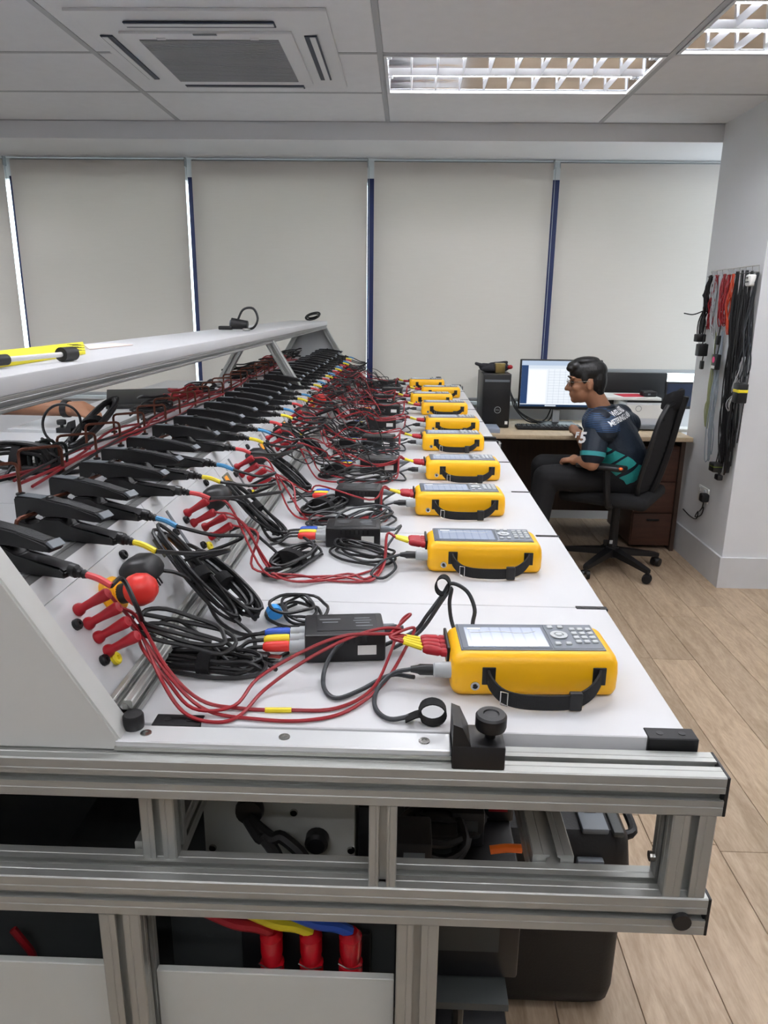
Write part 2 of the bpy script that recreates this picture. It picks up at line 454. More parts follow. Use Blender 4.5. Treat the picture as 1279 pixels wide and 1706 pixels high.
obj('intake_frame', MB().box((acx, acy, ZC-.033), (.66, .66, .012), .004), ACW, ac)
GRL = mat('grille_grey', (120, 122, 124), .6)
gr = obj('intake_grille', MB().box((acx, acy, ZC-.0395), (.54, .54, .003)), GRL, ac, ang=0)
mb = MB()
for k in range(36): mb.box((acx, acy-.26+.52*k/35, ZC-.0422), (.54, .007, .003))
obj('slats', mb, mat('slat_grey', (150, 152, 154), .6), gr, ang=0, kind='stuff')
for k in (-1, 1): obj('clip', MB().box((acx+k*.18, acy-.285, ZC-.041), (.035, .014, .005), .002), ACW, ac)
obj('indicator', MB().box((acx+.0, acy-.325, ZC-.040), (.09, .012, .003)), GREYP, ac)
# ------------------------------------------------------------------ the test bench
ZT, ZB = CAMZ-.478, CAMZ-.490        # table top, top of the end beams
XCEN = -.61
def mir(x): return 2*XCEN-x
SEAM = [.760, 1.142, 1.539, 1.936, 2.333, 2.730]
SEAM2 = [2.800, 3.197, 3.594, 3.991, 4.388, 4.785]
UNIT = [(SEAM[i], SEAM[i+1]) for i in range(5)] + [(SEAM2[i], SEAM2[i+1]) for i in range(5)]
UY0 = [.745+.397*i for i in range(5)] + [2.80+.397*i for i in range(5)]   # nominal start of each unit
YEND = 4.835
bench = thing('test_bench', (XCEN, 2.75, 0), 'long white laboratory test bench on aluminium profile frame with sloped control panels', 'bench')

def profile(s, slot=.0095, dep=.012):
    h = s/2; a = slot/2; g = .0015
    side = [(-h+g, -h), (-h*.55, -h), (-h*.55+.001, -h+.0007), (-h*.55+.002, -h), (-a, -h), (-a, -h+.003), (-a-.004, -h+.005), (-a-.004, -h+dep), (a+.004, -h+dep), (a+.004, -h+.005), (a, -h+.003), (a, -h), (h*.55-.002, -h), (h*.55-.001, -h+.0007), (h*.55, -h), (h-g, -h)]
    poly = []
    for k in range(4):
        c, s_ = math.cos(k*PI/2), math.sin(k*PI/2)
        poly += [(x*c-y*s_, x*s_+y*c) for x, y in side]
    return poly
AX = {'X': Matrix(((0, 0, 1, 0), (1, 0, 0, 0), (0, 1, 0, 0), (0, 0, 0, 1))),
      'Y': Matrix(((1, 0, 0, 0), (0, 0, 1, 0), (0, 1, 0, 0), (0, 0, 0, 1))),
      'Z': Matrix.Identity(4)}
def beam(name, ax, c, L, s=.05, material=None, parent=None):
    mb = MB().prism(profile(s), T(*c) @ AX[ax], L)
    return obj(name, mb, material or ALU, parent or bench, ang=25)
def endcap(par, x, yc, zc, s=.05, d=1):
    obj('end_cap', MB().box((x+d*.002, yc, zc), (.004, s, s), .001, 1), BLACKP, par)

YF = .728                             # centre line of the end beams
XE = .358
for yc in (YF, 2.765, 4.81):
    b1 = beam('upper_beam', 'X', (mir(XE), yc, ZB-.025), XE-mir(XE))
    endcap(b1, XE, yc, ZB-.025); endcap(b1, mir(XE), yc, ZB-.025, d=-1)
    b2 = beam('lower_beam', 'X', (mir(XE), yc, CAMZ-.676), XE-mir(XE), .052)
    endcap(b2, XE, yc, CAMZ-.676, .052); endcap(b2, mir(XE), yc, CAMZ-.676, .052, d=-1)
    if yc == YF:
        p = PY(1135, 1534, .70); obj('bolt_cap', MB().cyl((p.x, .7025, p.z), (p.x, .696, p.z), .0105, n=18), BLACKP, b2)
        obj('corner_screw', MB().cyl((.300, yc, .885), (.294, yc, .885), .006, n=10), STEEL, b2)
    zt_, zb_ = ZB-.05, CAMZ-.65
    for x in (.330, mir(.330)): beam('short_post', 'Z', (x, yc, zb_), zt_-zb_, .048)
    beam('short_post', 'Z', (-.017, yc-.008, zb_), zt_-zb_, .032)
    beam('short_post', 'Z', (-.288, yc+.03, zb_), zt_-zb_, .042)
    beam('short_post', 'Z', (mir(-.288), yc+.03, zb_), zt_-zb_, .042)
    for x in (-.331, .026, mir(-.331), mir(.026)): beam('leg', 'Z', (x, yc, .03), CAMZ-.702-.03, .050)
    for x in (-.331, .026, mir(-.331), mir(.026)):
        obj('foot', MB().lathe([(.022, 0), (.024, .006), (.012, .012), (.006, .03)], 14, T(x, yc, .0005)), BLACKP, bench)
for x in (.19, mir(.19), -.30, mir(-.30)):
    for ya, yb in ((YF+.026, 2.739), (2.791, 4.784)):
        beam('long_beam', 'Y', (x, ya, CAMZ-.665), yb-ya, .050)
for x in (.30, mir(.30), -.30, mir(-.30)):
    for ya, yb in ((YF+.026, 2.739), (2.791, 4.784)):
        beam('table_beam', 'Y', (x, ya, ZT-.051), yb-ya, .046)
# table boards with black brackets at the seams
XT = .337
tb = []
for i, (ya, yb) in enumerate(UNIT):
    for s in (1, -1):
        xa, xb = (-.330, XT) if s == 1 else (mir(XT), mir(-.330))
        b = obj('table_board', MB().span((xa, ya+.0008, ZT-.026), (xb, yb-.0008, ZT), .0012, 1), WHITE, bench)
        if s == 1: tb.append(b)
for i, y in enumerate(SEAM[1:-1]+SEAM2[1:-1]):
    for x in (.313, -.285):
        br = obj('bracket', MB().span((x-.025, y-.0065, ZT-.020), (x+.024 if x < 0 else .340, y+.0065, ZT+.0007), .001, 1), BLACKM, bench)
        for dx in (-.013, .013): obj('screw', MB().cyl((x+dx, y, ZT+.0007), (x+dx, y, ZT+.0013), .0035, n=10), BLACKP, br)
for y in (.768, 2.722, 2.806, 4.776):
    for x in (.316, -.265):
        br = obj('bracket', MB().span((x-.028, y-.012, ZT-.028), (x+.030, y+.012, ZT+.001), .0012, 1), BLACKM, bench)
        for dx in (-.012, .014): obj('screw', MB().cyl((x+dx, y, ZT+.001), (x+dx, y, ZT+.0016), .0042, n=12), BLACKP, br)
# end rails with sliding stops
RAILW = mat('white_steel_rail', (222, 224, 225), .3, .3)
def rail(yc, xa, xb, flip=1):
    r = obj('end_rail', MB().span((xa, yc-.017, ZB), (xb, yc+.017, ZB+.014), .0015, 1), RAILW, bench)
    obj('rail_lip', MB().span((xa, yc-.0195, ZB+.003), (xb, yc-.0172, ZB+.0075)), STEEL, r, ang=0)
    n = 3
    for k in range(n):
        x = xa+(.03 if flip > 0 else .03)+k*(xb-xa-.06)/(n-1)
        obj('screw', MB().lathe([(.0068, 0), (.0064, .0008), (.0032, .0009), (.003, .0001)], 16, T(x, yc, ZB+.014)), STEEL, r)
    xk = xa+.012 if flip > 0 else xb-.012
    obj('rubber_stop', MB().lathe([(.0115, 0), (.012, .004), (.012, .015), (.0105, .0175), (0, .018)], 20, T(xk, yc+.012, ZB+.0141)), BLACKP, r)
    return r
def slider(x, yc, flip=1):
    s = obj('sliding_stop', MB().box((x+flip*.029, yc-.001, ZB+.0145), (.058, .046, .029), .002), BLACKP, bench)
    obj('stop_plate', MB().prism([(0, 0), (.020, 0), (.020, .028), (.010, .050), (0, .054)] if flip > 0 else [(0, 0), (0, .054), (-.010, .050), (-.020, .028), (-.020, 0)],
        T(x, yc+.023, ZB+.001) @ Matrix(((1, 0, 0, 0), (0, 0, -1, 0), (0, 1, 0, 0), (0, 0, 0, 1))), .046), BLACKP, s)
    kx = x+flip*.043
    obj('knob', MB().lathe([(.006, 0), (.006, .010), (.0165, .011), (.0175, .014), (.0175, .026), (.0155, .0285), (.009, .029), (.008, .0275), (0, .0275)], 26, T(kx, yc-.002, ZB+.029)), BLACKP, s)
rail(YF+.008, -.322, .058); slider(.058, YF)
rail(2.765, mir(.058), mir(-.322), -1); slider(mir(.058)+0, 2.765, -1)
rail(2.765, -.322, .058); slider(.16, 4.81)
# console: end panels, sloped panels, flat top
def XS(z): return -.615-.59*(z-CAMZ)            # sloped plane
ZFLAT = CAMZ-.318
ZS0 = CAMZ-.448
NS = Vector((1, 0, .59)).normalized(); US = Vector((-.59, 0, 1)).normalized()
def SL(u, y, off=0): return Vector((XS(ZS0), y, ZS0))+US*u+NS*off
USL = (ZFLAT-ZS0)/US.z
def PS(px, py): return PN(px, py, (1, 0, .59), -.615+.59*CAMZ)
ENDP = mat('pale_grey_end_panel', (206, 207, 203), .5, var=.02, vscale=4)
def zx(z, o=0): return -.597-.59*(z-CAMZ)+o
zt = CAMZ-.139
out = [(zx(ZB+.012)+.002, ZB+.0005), (zx(ZB+.012), ZB+.012), (zx(zt), zt)]
poly = out+[(mir(x), z) for x, z in out[::-1]]
AXZ = Matrix(((1, 0, 0, 0), (0, 0, -1, 0), (0, 1, 0, 0), (0, 0, 0, 1)))
mb = MB().prism(poly, T(0, .757, 0) @ AXZ, .037)
bmesh.ops.bevel(mb.bm, geom=[e for e in mb.bm.edges], offset=.0025, segments=2, affect='EDGES')
obj('end_panel', mb, ENDP, bench)
fe = obj('end_panel', MB().prism(poly, T(0, 4.833, 0) @ AXZ, .012), mat('grey_end_board', (176, 178, 178), .5), bench)
for s in (1, -1):
    p0 = Vector((zx(ZB+.02, -.016), 4.806, ZB+.02)); p1 = Vector((zx(zt, -.016), 4.806, zt))
    if s < 0: p0.x, p1.x = mir(p0.x), mir(p1.x)
    obj('strut', MB().prism(profile(.03, .007, .008), T(*p0) @ align(p1-p0), (p1-p0).length), ALU, bench, ang=25)
for s, yy in ((1, 2.90), (-1, 3.15)):
    p0 = Vector((zx(ZFLAT+.0, -.018), yy, ZFLAT+.001)); p1 = Vector((zx(zt, -.018), yy, zt))
    if s < 0: p0.x, p1.x = mir(p0.x), mir(p1.x)
    obj('strut', MB().prism(profile(.034, .008, .009), T(*p0) @ align(p1-p0), (p1-p0).length), ALU, bench, ang=25)
for s in (1, -1):
    for ya, yb in ((.758, 2.73), (2.80, 4.79)):
        x = -.329
        beam('base_profile', 'Y', (x if s > 0 else mir(x), ya, ZT+.0155), yb-ya, .030)
PANELS = []
for i in range(10):
    ya, yb = UY0[i], UY0[i]+.397
    if i == 0: ya = .759
    for s in (1, -1):
        def q(u, off):
            v = SL(u, 0, off); return (v.x if s > 0 else mir(v.x), v.z)
        def board(name, u0, u1, t0, t1, m_, g=.0008):
            pl = [q(u0, t0), q(u1, t0), q(u1, t1), q(u0, t1)]
            if s < 0: pl = pl[::-1]
            return obj(name, MB().prism(pl, T(0, yb-g, 0) @ AXZ, yb-ya-2*g), m_, bench, ang=0)
        board('slope_strip', -.012, .016, -.012, -.001, WHITE2)
        board('slope_strip', USL-.024, USL+.004, -.012, .0, WHITE2)
        p = board('control_panel', .0165, USL-.0245, -.012, .0015, WHITE2)
        if s > 0: PANELS.append(p)
    obj('top_board', MB().span((-.456, ya+.0008, ZFLAT-.012), (mir(-.456), yb-.0008, ZFLAT), .001, 1), WHITE2, bench)
    for x in (-.4565, mir(-.4565)):
        x2 = -.4285 if x > XCEN else mir(-.4285)
        sgn = 1 if x > XCEN else -1
        obj('edge_profile', MB().span((min(x, x2), ya, ZFLAT-.013), (max(x, x2), yb, ZFLAT+.002), .001, 1).span((x+sgn*.008-.001, ya, ZFLAT+.0019), (x+sgn*.008+.001, yb, ZFLAT+.0032)), ALU_D, bench, ang=20)
    for x in (-.475, mir(-.475)):
        for yy in (ya+.12, ya+.30):
            obj('screw', MB().lathe([(.0085, 0), (.008, .004), (.0055, .005), (.0045, .003), (0, .003)], 12, T(x, yy, ZFLAT)), BLACKM, bench)
# top shelf
SH = obj('top_shelf', MB().span((-.757, .765, CAMZ-.118), (-.519, 4.86, CAMZ-.0925), .003), WHITE, bench)
for x in (-.531, mir(-.531)):
    mb = MB().prism(profile(.022, .006, .006), T(x, .768, CAMZ-.1287) @ AX['Y'], 4.075)
    obj('shelf_profile', mb, ALU_D, bench, ang=25)
obj('shelf_hook', MB().cyl((-.62, 2.62, CAMZ-.118), (-.62, 2.62, CAMZ-.14), .005).tube([(-.62, 2.62, CAMZ-.14), (-.612, 2.62, CAMZ-.152), (-.62, 2.62, CAMZ-.163), (-.63, 2.62, CAMZ-.155)], .0025), STEEL, bench)
# ------------------------------------------------------------------ control panel fittings, per unit
UP_Y = [.822, 1.272, 1.672, 2.060, 2.470, 2.905, 3.31, 3.70, 4.10, 4.50]       # row of lead sockets of each unit
AMBER = mat('amber_display', (120, 70, 10), .3, emit=(255, 150, 20), estr=.7)
DISPG = mat('olive_display_frame', (112, 112, 96), .5)
RED_B = mat('red_stop_button', (226, 52, 44), .4)
YEL_C = mat('yellow_stop_collar', (236, 170, 14), .45)
rs = random.Random(11)
def slope_disc(name, u, y, r, h, material, par, prof=None, n=18):
    p = SL(u, y, .0016)
    prof = prof or [(r, 0), (r, h*.7), (r*.8, h), (r*.35, h), (r*.3, h*.6), (0, h*.6)]
    return obj(name, MB().lathe(prof, n, T(*p) @ align(NS)), material, par)
SLM = Matrix(((0, US.x, NS.x, 0), (1, 0, 0, 0), (0, US.z, NS.z, 0), (0, 0, 0, 1)))   # local x->Y, y->up slope, z->normal
for i in range(10):
    yb = UP_Y[i]; par = PANELS[i]
    def onp(y):      # panel carrying this Y
        k = max(j for j in range(10) if UY0[j] <= max(y, UY0[0])); return PANELS[k]
    for du, dy in ((.112, .17), (.082, .365), (.030, -.018), (.085, -.02)):
        y = min(yb+dy, 4.77); slope_disc('panel_screw', du, y, .0072, .0065, BLACKM, onp(y), n=12)
    slope_disc('earth_socket', .020, yb+.004, .0085, .006, YEL_S, onp(yb))
    y = min(yb+.30, 4.74)
    d = obj('display', MB().box(SL(.082, y, .0028), (.046, .034, .004), .001, 1, SLM), DISPG, onp(y))
    obj('amber_digits', MB().box(SL(.082, y-.008, .0050), (.020, .026, .0008), 0, 1, SLM), AMBER, d, ang=0)
    y2 = min(yb+.345, 4.76)
    obj('rating_plate', MB().box(SL(.108, y2, .0020), (.026, .016, .0012), 0, 1, SLM), GREY_L, onp(y2), ang=0)
    obj('seam_strip', MB().box(SL(.085, min(yb+.385, 4.77), .0020), (.010, .070, .001), 0, 1, SLM), GREYP, onp(min(yb+.385, 4.77)), ang=0)
    for k in range(3):
        yk = min(yb+.205+.009*k, 4.77)
        obj('vent_slot', MB().box(SL(.050, yk, .0018), (.0045, .022, .001), 0, 1, SLM), BLACKP, onp(yk), ang=0)
    if i in (0, 5):
        ys = yb+.083
        st = thing('stop_button', SL(.080, ys, .0017), 'red mushroom stop button with yellow collar beside the four red plugs ' + ORD[i] if i == 0 else
                   'orange red stop button half buried in cables midway along the bench', 'stop button', 'stop buttons on the control panels')
        B = T(*SL(.080, ys, .0017)) @ align((1, -.10, .30))
        obj('collar', MB().lathe([(.024, -.008), (.026, .006), (.022, .012), (.014, .013), (.013, .020)], 26, B), YEL_C, st)
        obj('guard', MB().lathe([(.0135, .012), (.0145, .030), (.013, .032)], 22, B), BLACKP, st)
        obj('mushroom', MB().lathe([(.014, .026), (.021, .033), (.0225, .043), (.020, .055), (.013, .063), (0, .066)], 28, B), RED_B, st, ang=70)

# ------------------------------------------------------------------ black mains plugs on the slope, with cord
def power_plug(i):
    y = UP_Y[i]+(.155 if i == 0 else .132); u = .080
    t = thing('mains_plug', SL(u, y, .002), 'black moulded mains plug on the control panel %s' % ORD[i], 'plug', 'black mains plugs on the control panels')
    B = T(*SL(u, y, .0022)) @ SLM
    def ring(z, sx, sy, ox=0, oy=0, n=18):
        return [B @ Vector((ox+sx*math.copysign(abs(math.cos(a))**.6, math.cos(a)), oy+sy*math.copysign(abs(math.sin(a))**.6, math.sin(a)), z)) for a in (2*PI*k/n for k in range(n))]
    mb = MB().loft([ring(0, .027, .021), ring(.006, .030, .024), ring(.020, .030, .024, .002), ring(.034, .025, .018, .006, -.002), ring(.041, .016, .010, .009, -.004)])
    obj('body', mb, BLACKP, t, ang=50)
    p = B @ Vector((.03, -.012, .020)); e = B @ Vector((.046, -.020, .022))
    obj('strain_relief', MB().cyl(p, e, .0065, .0042, 10), BLACKP, t)
    q = [e, e+Vector((.02, .014, -.01)), Vector((-.315, e.y+.035, ZT+.055)), Vector((-.285, e.y+.02, ZT+.006)), Vector((-.23, e.y-.03, ZT+.006)), Vector((-.185, e.y+.0, ZT+.006))]
    obj('cord', MB().tube(q, .0032, 6, 5), CABLE_K, t)
    return t
for i in range(10): power_plug(i)

# ------------------------------------------------------------------ yellow handheld meters
SCREEN = bpy.data.materials.new('meter_screen'); SCREEN.use_nodes = True
nt = SCREEN.node_tree; b = nt.nodes['Principled BSDF']
b.inputs['Base Color'].default_value = lin((120, 130, 150)); b.inputs['Roughness'].default_value = .12
tc = nt.nodes.new('ShaderNodeTexCoord'); wv = nt.nodes.new('ShaderNodeTexWave'); wv.inputs['Scale'].default_value = 22; wv.bands_direction = 'X'
mp = nt.nodes.new('ShaderNodeValToRGB'); mp.color_ramp.elements[0].color = lin((150, 160, 178)); mp.color_ramp.elements[1].color = lin((184, 192, 206)); mp.color_ramp.elements[0].position = .03; mp.color_ramp.elements[1].position = .1
nt.links.new(tc.outputs['Object'], wv.inputs['Vector']); nt.links.new(wv.outputs['Fac'], mp.inputs[0]); nt.links.new(mp.outputs[0], b.inputs['Emission Color'])
b.inputs['Emission Strength'].default_value = .32
BEZ = mat('meter_bezel_grey', (116, 122, 130), .45)
BEZD = mat('meter_bezel_dark', (84, 92, 104), .35)
KEYM = mat('meter_key_pale', (196, 200, 202), .5)
KEYD = mat('meter_keypad_ring', (92, 96, 102), .5)
ML, MD, MH = .214, .103, .057
def meter():
    t = thing('handheld_meter', (0, 0, 0), 'x', 'meter', 'yellow handheld meters along the bench')
    # case: rounded hull, a little wider at mid height
    def ring(z, g, r):
        x0, x1, y0, y1 = g, ML-g, g, MD-g; pts = []
        for cx, cy, a0 in ((x1-r, y1-r, 0), (x0+r, y1-r, 90), (x0+r, y0+r, 180), (x1-r, y0+r, 270)):
            for k in range(6):
                a = math.radians(a0+18*k); pts.append(Vector((cx+r*math.cos(a), cy+r*math.sin(a), z)))
        return pts
    obj('case', MB().loft([ring(.0008, .008, .010), ring(.003, .003, .012), ring(.009, .0005, .014), ring(.030, .0, .014), ring(.044, .001, .014), ring(.051, .0035, .014), ring(.055, .008, .013), ring(MH, .013, .012)]), YEL, t, False, ang=60)
    bz = obj('bezel', MB().box((.106, .056, MH+.0002), (.186, .078, .0030), .0013, 2), BEZ, t, False)
    fr = obj('screen_frame', MB().box((.073, .056, MH+.0017), (.116, .073, .0016), .0006, 1), BEZD, t, False)
    obj('screen', MB().box((.075, .052, MH+.0027), (.104, .058, .0008)), SCREEN, fr, False, ang=0)
    pts = [Vector((.030+.088*k/8, .068+.006*math.sin(k*.9-.8)*(k/8)-.004*(1-k/8), MH+.0033)) for k in range(9)]
    obj('trace_line', MB().tube(pts, .00035, 4, 2), PAPER, fr, False)
    obj('screen_tag', MB().box((.036, .0765, MH+.0032), (.018, .005, .0003)), PAPER, fr, False, ang=0)
    kp = obj('keypad', MB().box((.164, .056, MH+.0018), (.064, .073, .0014), .0006, 1), BEZ, t, False)
    key = None
    def addkey(x, y, s=1):
        nonlocal key
        if key is None:
            key = obj('key', MB().box((0, 0, .0013), (.0078, .0072, .0026), .0009, 1), KEYM, kp, False); o = key
        else:
            o = key.copy(); COL.objects.link(o); o.parent = kp
        o.location = (x, y, MH+.0023)
    for a in range(3):
        for c in range(4): addkey(.1685+.0108*a, .0375+.0125*c)
    for x, y in ((.140, .032), (.154, .032), (.140, .082), (.154, .082)): addkey(x, y)
    obj('arrow_ring', MB().lathe([(.0105, 0), (.0115, .0022), (.0065, .0024), (.006, .0006)], 22, T(.147, .057, MH+.0023)), KEYM, kp, False)
    obj('centre_key', MB().lathe([(.0045, 0), (.0045, .003), (.0035, .0036), (0, .0036)], 14, T(.147, .057, MH+.0023)), KEYM, kp, False)
    # strap, slots, jack
    for x in (.047, .187): obj('strap_slot', MB().box((x, .0006, .030), (.017, .0030, .024), .0006, 1), BLACKP, t, False)
    P = [(.046, .004, .032), (.048, -.010, .026), (.060, -.023, .0165), (.082, -.031, .0125), (.120, -.034, .0120), (.150, -.030, .0125), (.172, -.020, .019), (.186, -.006, .029), (.188, .004, .033)]
    st = obj('hand_strap', MB().strip(P, (0, .1, 1), .0185, .0030, 4), WEB, t, False, ang=60)
    obj('buckle', MB().box((.150, -.0305, .0130), (.016, .0085, .0240), .002), BLACKP, st, False)
    obj('metal_ring', MB().tube([(.058, -.028, .024), (.066, -.032, .024), (.066, -.032, .006), (.058, -.028, .006)], .0010, 6, 1, closed=True), STEEL, st, False)
    obj('jack', MB().lathe([(.0058, 0), (.0058, .0022), (.0036, .0024), (.0032, .0006), (0, .0006)], 18, T(.030, .0006, .0165) @ align((0, -1, 0))), STEEL, t, False)
    obj('jack_core', MB().lathe([(.0026, 0), (.0026, .0018), (0, .0020)], 12, T(.030, .0002, .0165) @ align((0, -1, 0))), BLACKP, t, False)
    obj('side_connector', MB().lathe([(.0105, 0), (.0105, .010), (.0095, .012), (.0095, .021), (.0075, .023)], 18, T(.001, .020, .028) @ align((-1, 0, 0))), GREY_L, t, False)
    obj('socket_strip', MB().box((-.0005, .068, .038), (.004, .062, .026), .001, 1), BLACKP, t, False)
    return t
MPOS = [(.064, .838, 2.5), (.045, 1.291, 1.2), (.026, 1.672, 2.2), (.060, 2.048, 2.2), (.058, 2.495, 2.2), (.078, 2.885, 2.2), (.069, 3.365, 2.2), (.020, 3.715, 2.2), (.081, 4.045, 2.2), (.015, 4.48, 2.2)]
m0 = meter(); METERS = []
for i, (x, y, a) in enumerate(MPOS):
    o = m0 if i == 0 else copy_tree(m0)
    put(o, (x, y, ZT+.0005), math.radians(a))
    o['label'] = 'yellow handheld meter with black strap on the bench, ' + ORD[i]
    METERS.append(o)
def mw(i, p):                      # meter-local point to world
    x, y, a = MPOS[i]
    return T(x, y, ZT+.0005) @ rotz(math.radians(a)) @ Vector(p)

# ------------------------------------------------------------------ red test leads, four for each meter
U_PL = [.097, .076, .055, .034]
LEADNAME = ['topmost', 'second from the top', 'third from the top', 'lowest']
LEAD1 = [
 [(232, 1050, .070), (268, 1130, .040), (306, 1186, .008), (356, 1203, .003), (400, 1192, .004), (440, 1150, .008), (500, 1106, .030), (570, 1068, .052), (630, 1048, .055), (668, 1048, .050)],
 [(230, 1030, .085), (278, 1112, .045), (334, 1166, .010), (400, 1180, .003), (480, 1183, .003), (560, 1180, .003), (620, 1148, .006), (650, 1090, .02), (668, 1036, .035), (684, 1024, .045)],
 [(236, 1060, .065), (285, 1130, .038), (344, 1183, .006), (430, 1198, .003), (510, 1200, .003), (580, 1184, .003), (640, 1138, .008), (676, 1080, .025), (690, 1046, .045)],
 [(240, 1084, .055), (276, 1130, .036), (322, 1180, .010), (390, 1176, .009), (430, 1130, .014), (500, 1088, .036), (570, 1060, .056), (640, 1056, .053), (676, 1060, .045)],
]
def lead(i, j):
    y = UP_Y[i]; u = U_PL[j]+(-.004 if i else 0); yo = 0 if i == 0 else (.034 if j >= 2 else 0)
    s = SL(u, y+yo, .0016); d = (NS+Vector((0, -.05+.04*rs.uniform(-1, 1), rs.uniform(-.06, .06)))).normalized()
    t = thing('test_lead', s, 'red test lead, %s, of the yellow meter %s' % (LEADNAME[j], ORD[i]), 'test lead', 'red test leads of the yellow meters')
    B = T(*s) @ align(d)
    n = 14 if i < 3 else 9
    obj('plug', MB().lathe([(.0078, 0), (.0085, .002), (.0078, .006), (.0052, .010), (.0056, .022), (.0072, .038), (.0078, .046), (.0066, .049), (.003, .050)], n, B), RED_P, t)
    e0 = B @ Vector((0, 0, .049))
    yb = .044+.0135*(3-j)
    bp = mw(i, (-.0025, yb, .040)); bd = (mw(i, (-1, yb+.08, .040))-mw(i, (0, yb, .040))).normalized(); bd.z = .10+.06*j-.12
    bd.normalize()
    B2 = T(*bp) @ align(bd)
    obj('boot', MB().lathe([(.0058, 0), (.0062, .006), (.0050, .008), (.0064, .011), (.0066, .026), (.0052, .031), (.003, .032)], n, B2), RED_P, t)
    e1 = B2 @ Vector((0, 0, .031)); e2 = B2 @ Vector((0, 0, .058)) + Vector((0, 0, .004))
    obj('sleeve', MB().cyl(B2 @ Vector((0, 0, .033)), e2, .0034, n=8), YEL_S, t)
    if i == 0:
        mid = [PZ(px, py, ZT+h) for px, py, h in LEAD1[j]]
    else:
        mx, my, _ = MPOS[i]
        k = -1 if j in (0, 3) else 1
        low = (j in (1, 2)) and i in (1,) or rs.random() < .45
        r = lambda a: rs.uniform(-a, a)
        h = .004+.006*j + (rs.uniform(0, .03) if i > 3 else rs.uniform(0, .01))
        a1 = e0+Vector((.045+r(.01), r(.02), -.012))
        if low:
            mid = [a1, Vector((-.255+r(.02), y-.02+r(.03), ZT+.02)), Vector((-.20+r(.02), y-.06+r(.03), ZT+.005+h*.3)), Vector((-.12+r(.02), my-.045+r(.03), ZT+.004)),
                   Vector((-.05+r(.015), my-.03+r(.03), ZT+.004)), Vector((-.005+r(.01), my+.02+r(.02), ZT+.012))]
        else:
            mid = [a1, Vector((-.26+r(.03), y+.03+r(.05), ZT+.05+r(.02))), Vector((-.19+r(.03), y+.04+r(.06), ZT+.03+h)), Vector((-.11+r(.03), (y+my)/2+.04+r(.05), ZT+.012+h)),
                   Vector((-.03+r(.02), my+.05+r(.03), ZT+.02+h))]
        mid[-1].x = min(mid[-1].x, e2.x-.02)
    pts = [e0] + mid + [e2+(e2-e1)*.6, e2]
    for p in pts[1:-1]: p.z = max(p.z, ZT+.0028)
    obj('wire', MB().tube(pts, .0023, 6 if i < 4 else 5, 6 if i < 4 else 4), RED_C, t)
    if i == 0 and j == 1:
        a, b_ = PZ(442, 1183, ZT+.003), PZ(486, 1183, ZT+.003); obj('wire_marker', MB().cyl(a, b_, .0034, n=8), YEL_S, t)
    return t
for i in range(10):
    for j in range(4): lead(i, j)
# ------------------------------------------------------------------ black clamp meters standing on the console top
rc = random.Random(5)
CLM = mat('clamp_black_plastic', (19, 19, 21), .42, var=.12, vscale=40)
CLT = mat('clamp_top_grip', (44, 45, 47), .5, bump=.6, bscale=500)
SLV = {'red': mat('red_marker_sleeve', (206, 62, 66), .45), 'yellow': YEL_S, 'blue': mat('pale_blue_sleeve', (66, 140, 188), .45)}
XZ = Matrix(((1, 0, 0, 0), (0, 0, -1, 0), (0, 1, 0, 0), (0, 0, 0, 1)))
def clamp_meter():
    t = thing('clamp_meter', (0, 0, 0), 'x', 'clamp meter', 'black clamp meters on the console top')
    th = .025
    SCL = Matrix.Diagonal((.82, 1, 1.12, 1))
    def add(nm, mb, m_):
        mb.bm.transform(SCL); return obj(nm, mb, m_, t, False)
    def pr(poly, w_): return MB().prism(poly, T(0, w_/2, 0) @ XZ, w_)
    def bev(mb, o=.0022):
        bmesh.ops.bevel(mb.bm, geom=mb.bm.edges[:], offset=o, segments=2, affect='EDGES'); return mb
    # lower half: nose foot, rear block and lower handle in one outline; upper half: jaw and lever
    add('lower_body', bev(pr([(.001, 0), (.001, .016), (.020, .016), (.030, .011), (.046, .013), (.058, .024), (.096, .026), (.112, .0165), (.196, .0125), (.204, .009), (.203, .001), (.150, 0)], th)), CLM)
    add('upper_jaw', bev(pr([(0, .0165), (0, .045), (.004, .048), (.060, .0475), (.118, .0435), (.172, .0370), (.182, .033), (.180, .027), (.168, .0275), (.125, .0285), (.098, .0285), (.056, .0245), (.046, .033), (.030, .035), (.022, .028), (.020, .0165)], th*.94)), CLM)
    add('grip_strip', bev(pr([(.066, .0468), (.112, .0436), (.166, .0374), (.166, .0386), (.112, .0450), (.066, .0482)], th*.6), .0004), CLT)
    add('nose_label', bev(pr([(.008, .0476), (.056, .0474), (.056, .0483), (.008, .0485)], th*.7), .0003), GREYP)
    add('pivot', MB().lathe([(.0065, 0), (.006, .003), (.004, .0042), (0, .0044)], 12, T(.066, 0, .0465)), CLM)
    add('lever_tip', bev(pr([(.172, .0365), (.183, .0315), (.187, .0335), (.176, .0395)], th*.8), .0005), GREYP)
    add('strain_relief', MB().lathe([(.0075, 0), (.0075, .010), (.0045, .013), (.0060, .016), (.0040, .020), (.0052, .023), (.0036, .030)], 12, T(.203, 0, .0085) @ align((1, 0, -.12))), CLM)
    return t
c0 = clamp_meter()
CLAMPS = [c0]+[copy_tree(c0) for _ in range(29)]
CNAME = ['red', 'yellow', 'blue']
PLACE = ['first', 'middle', 'last']
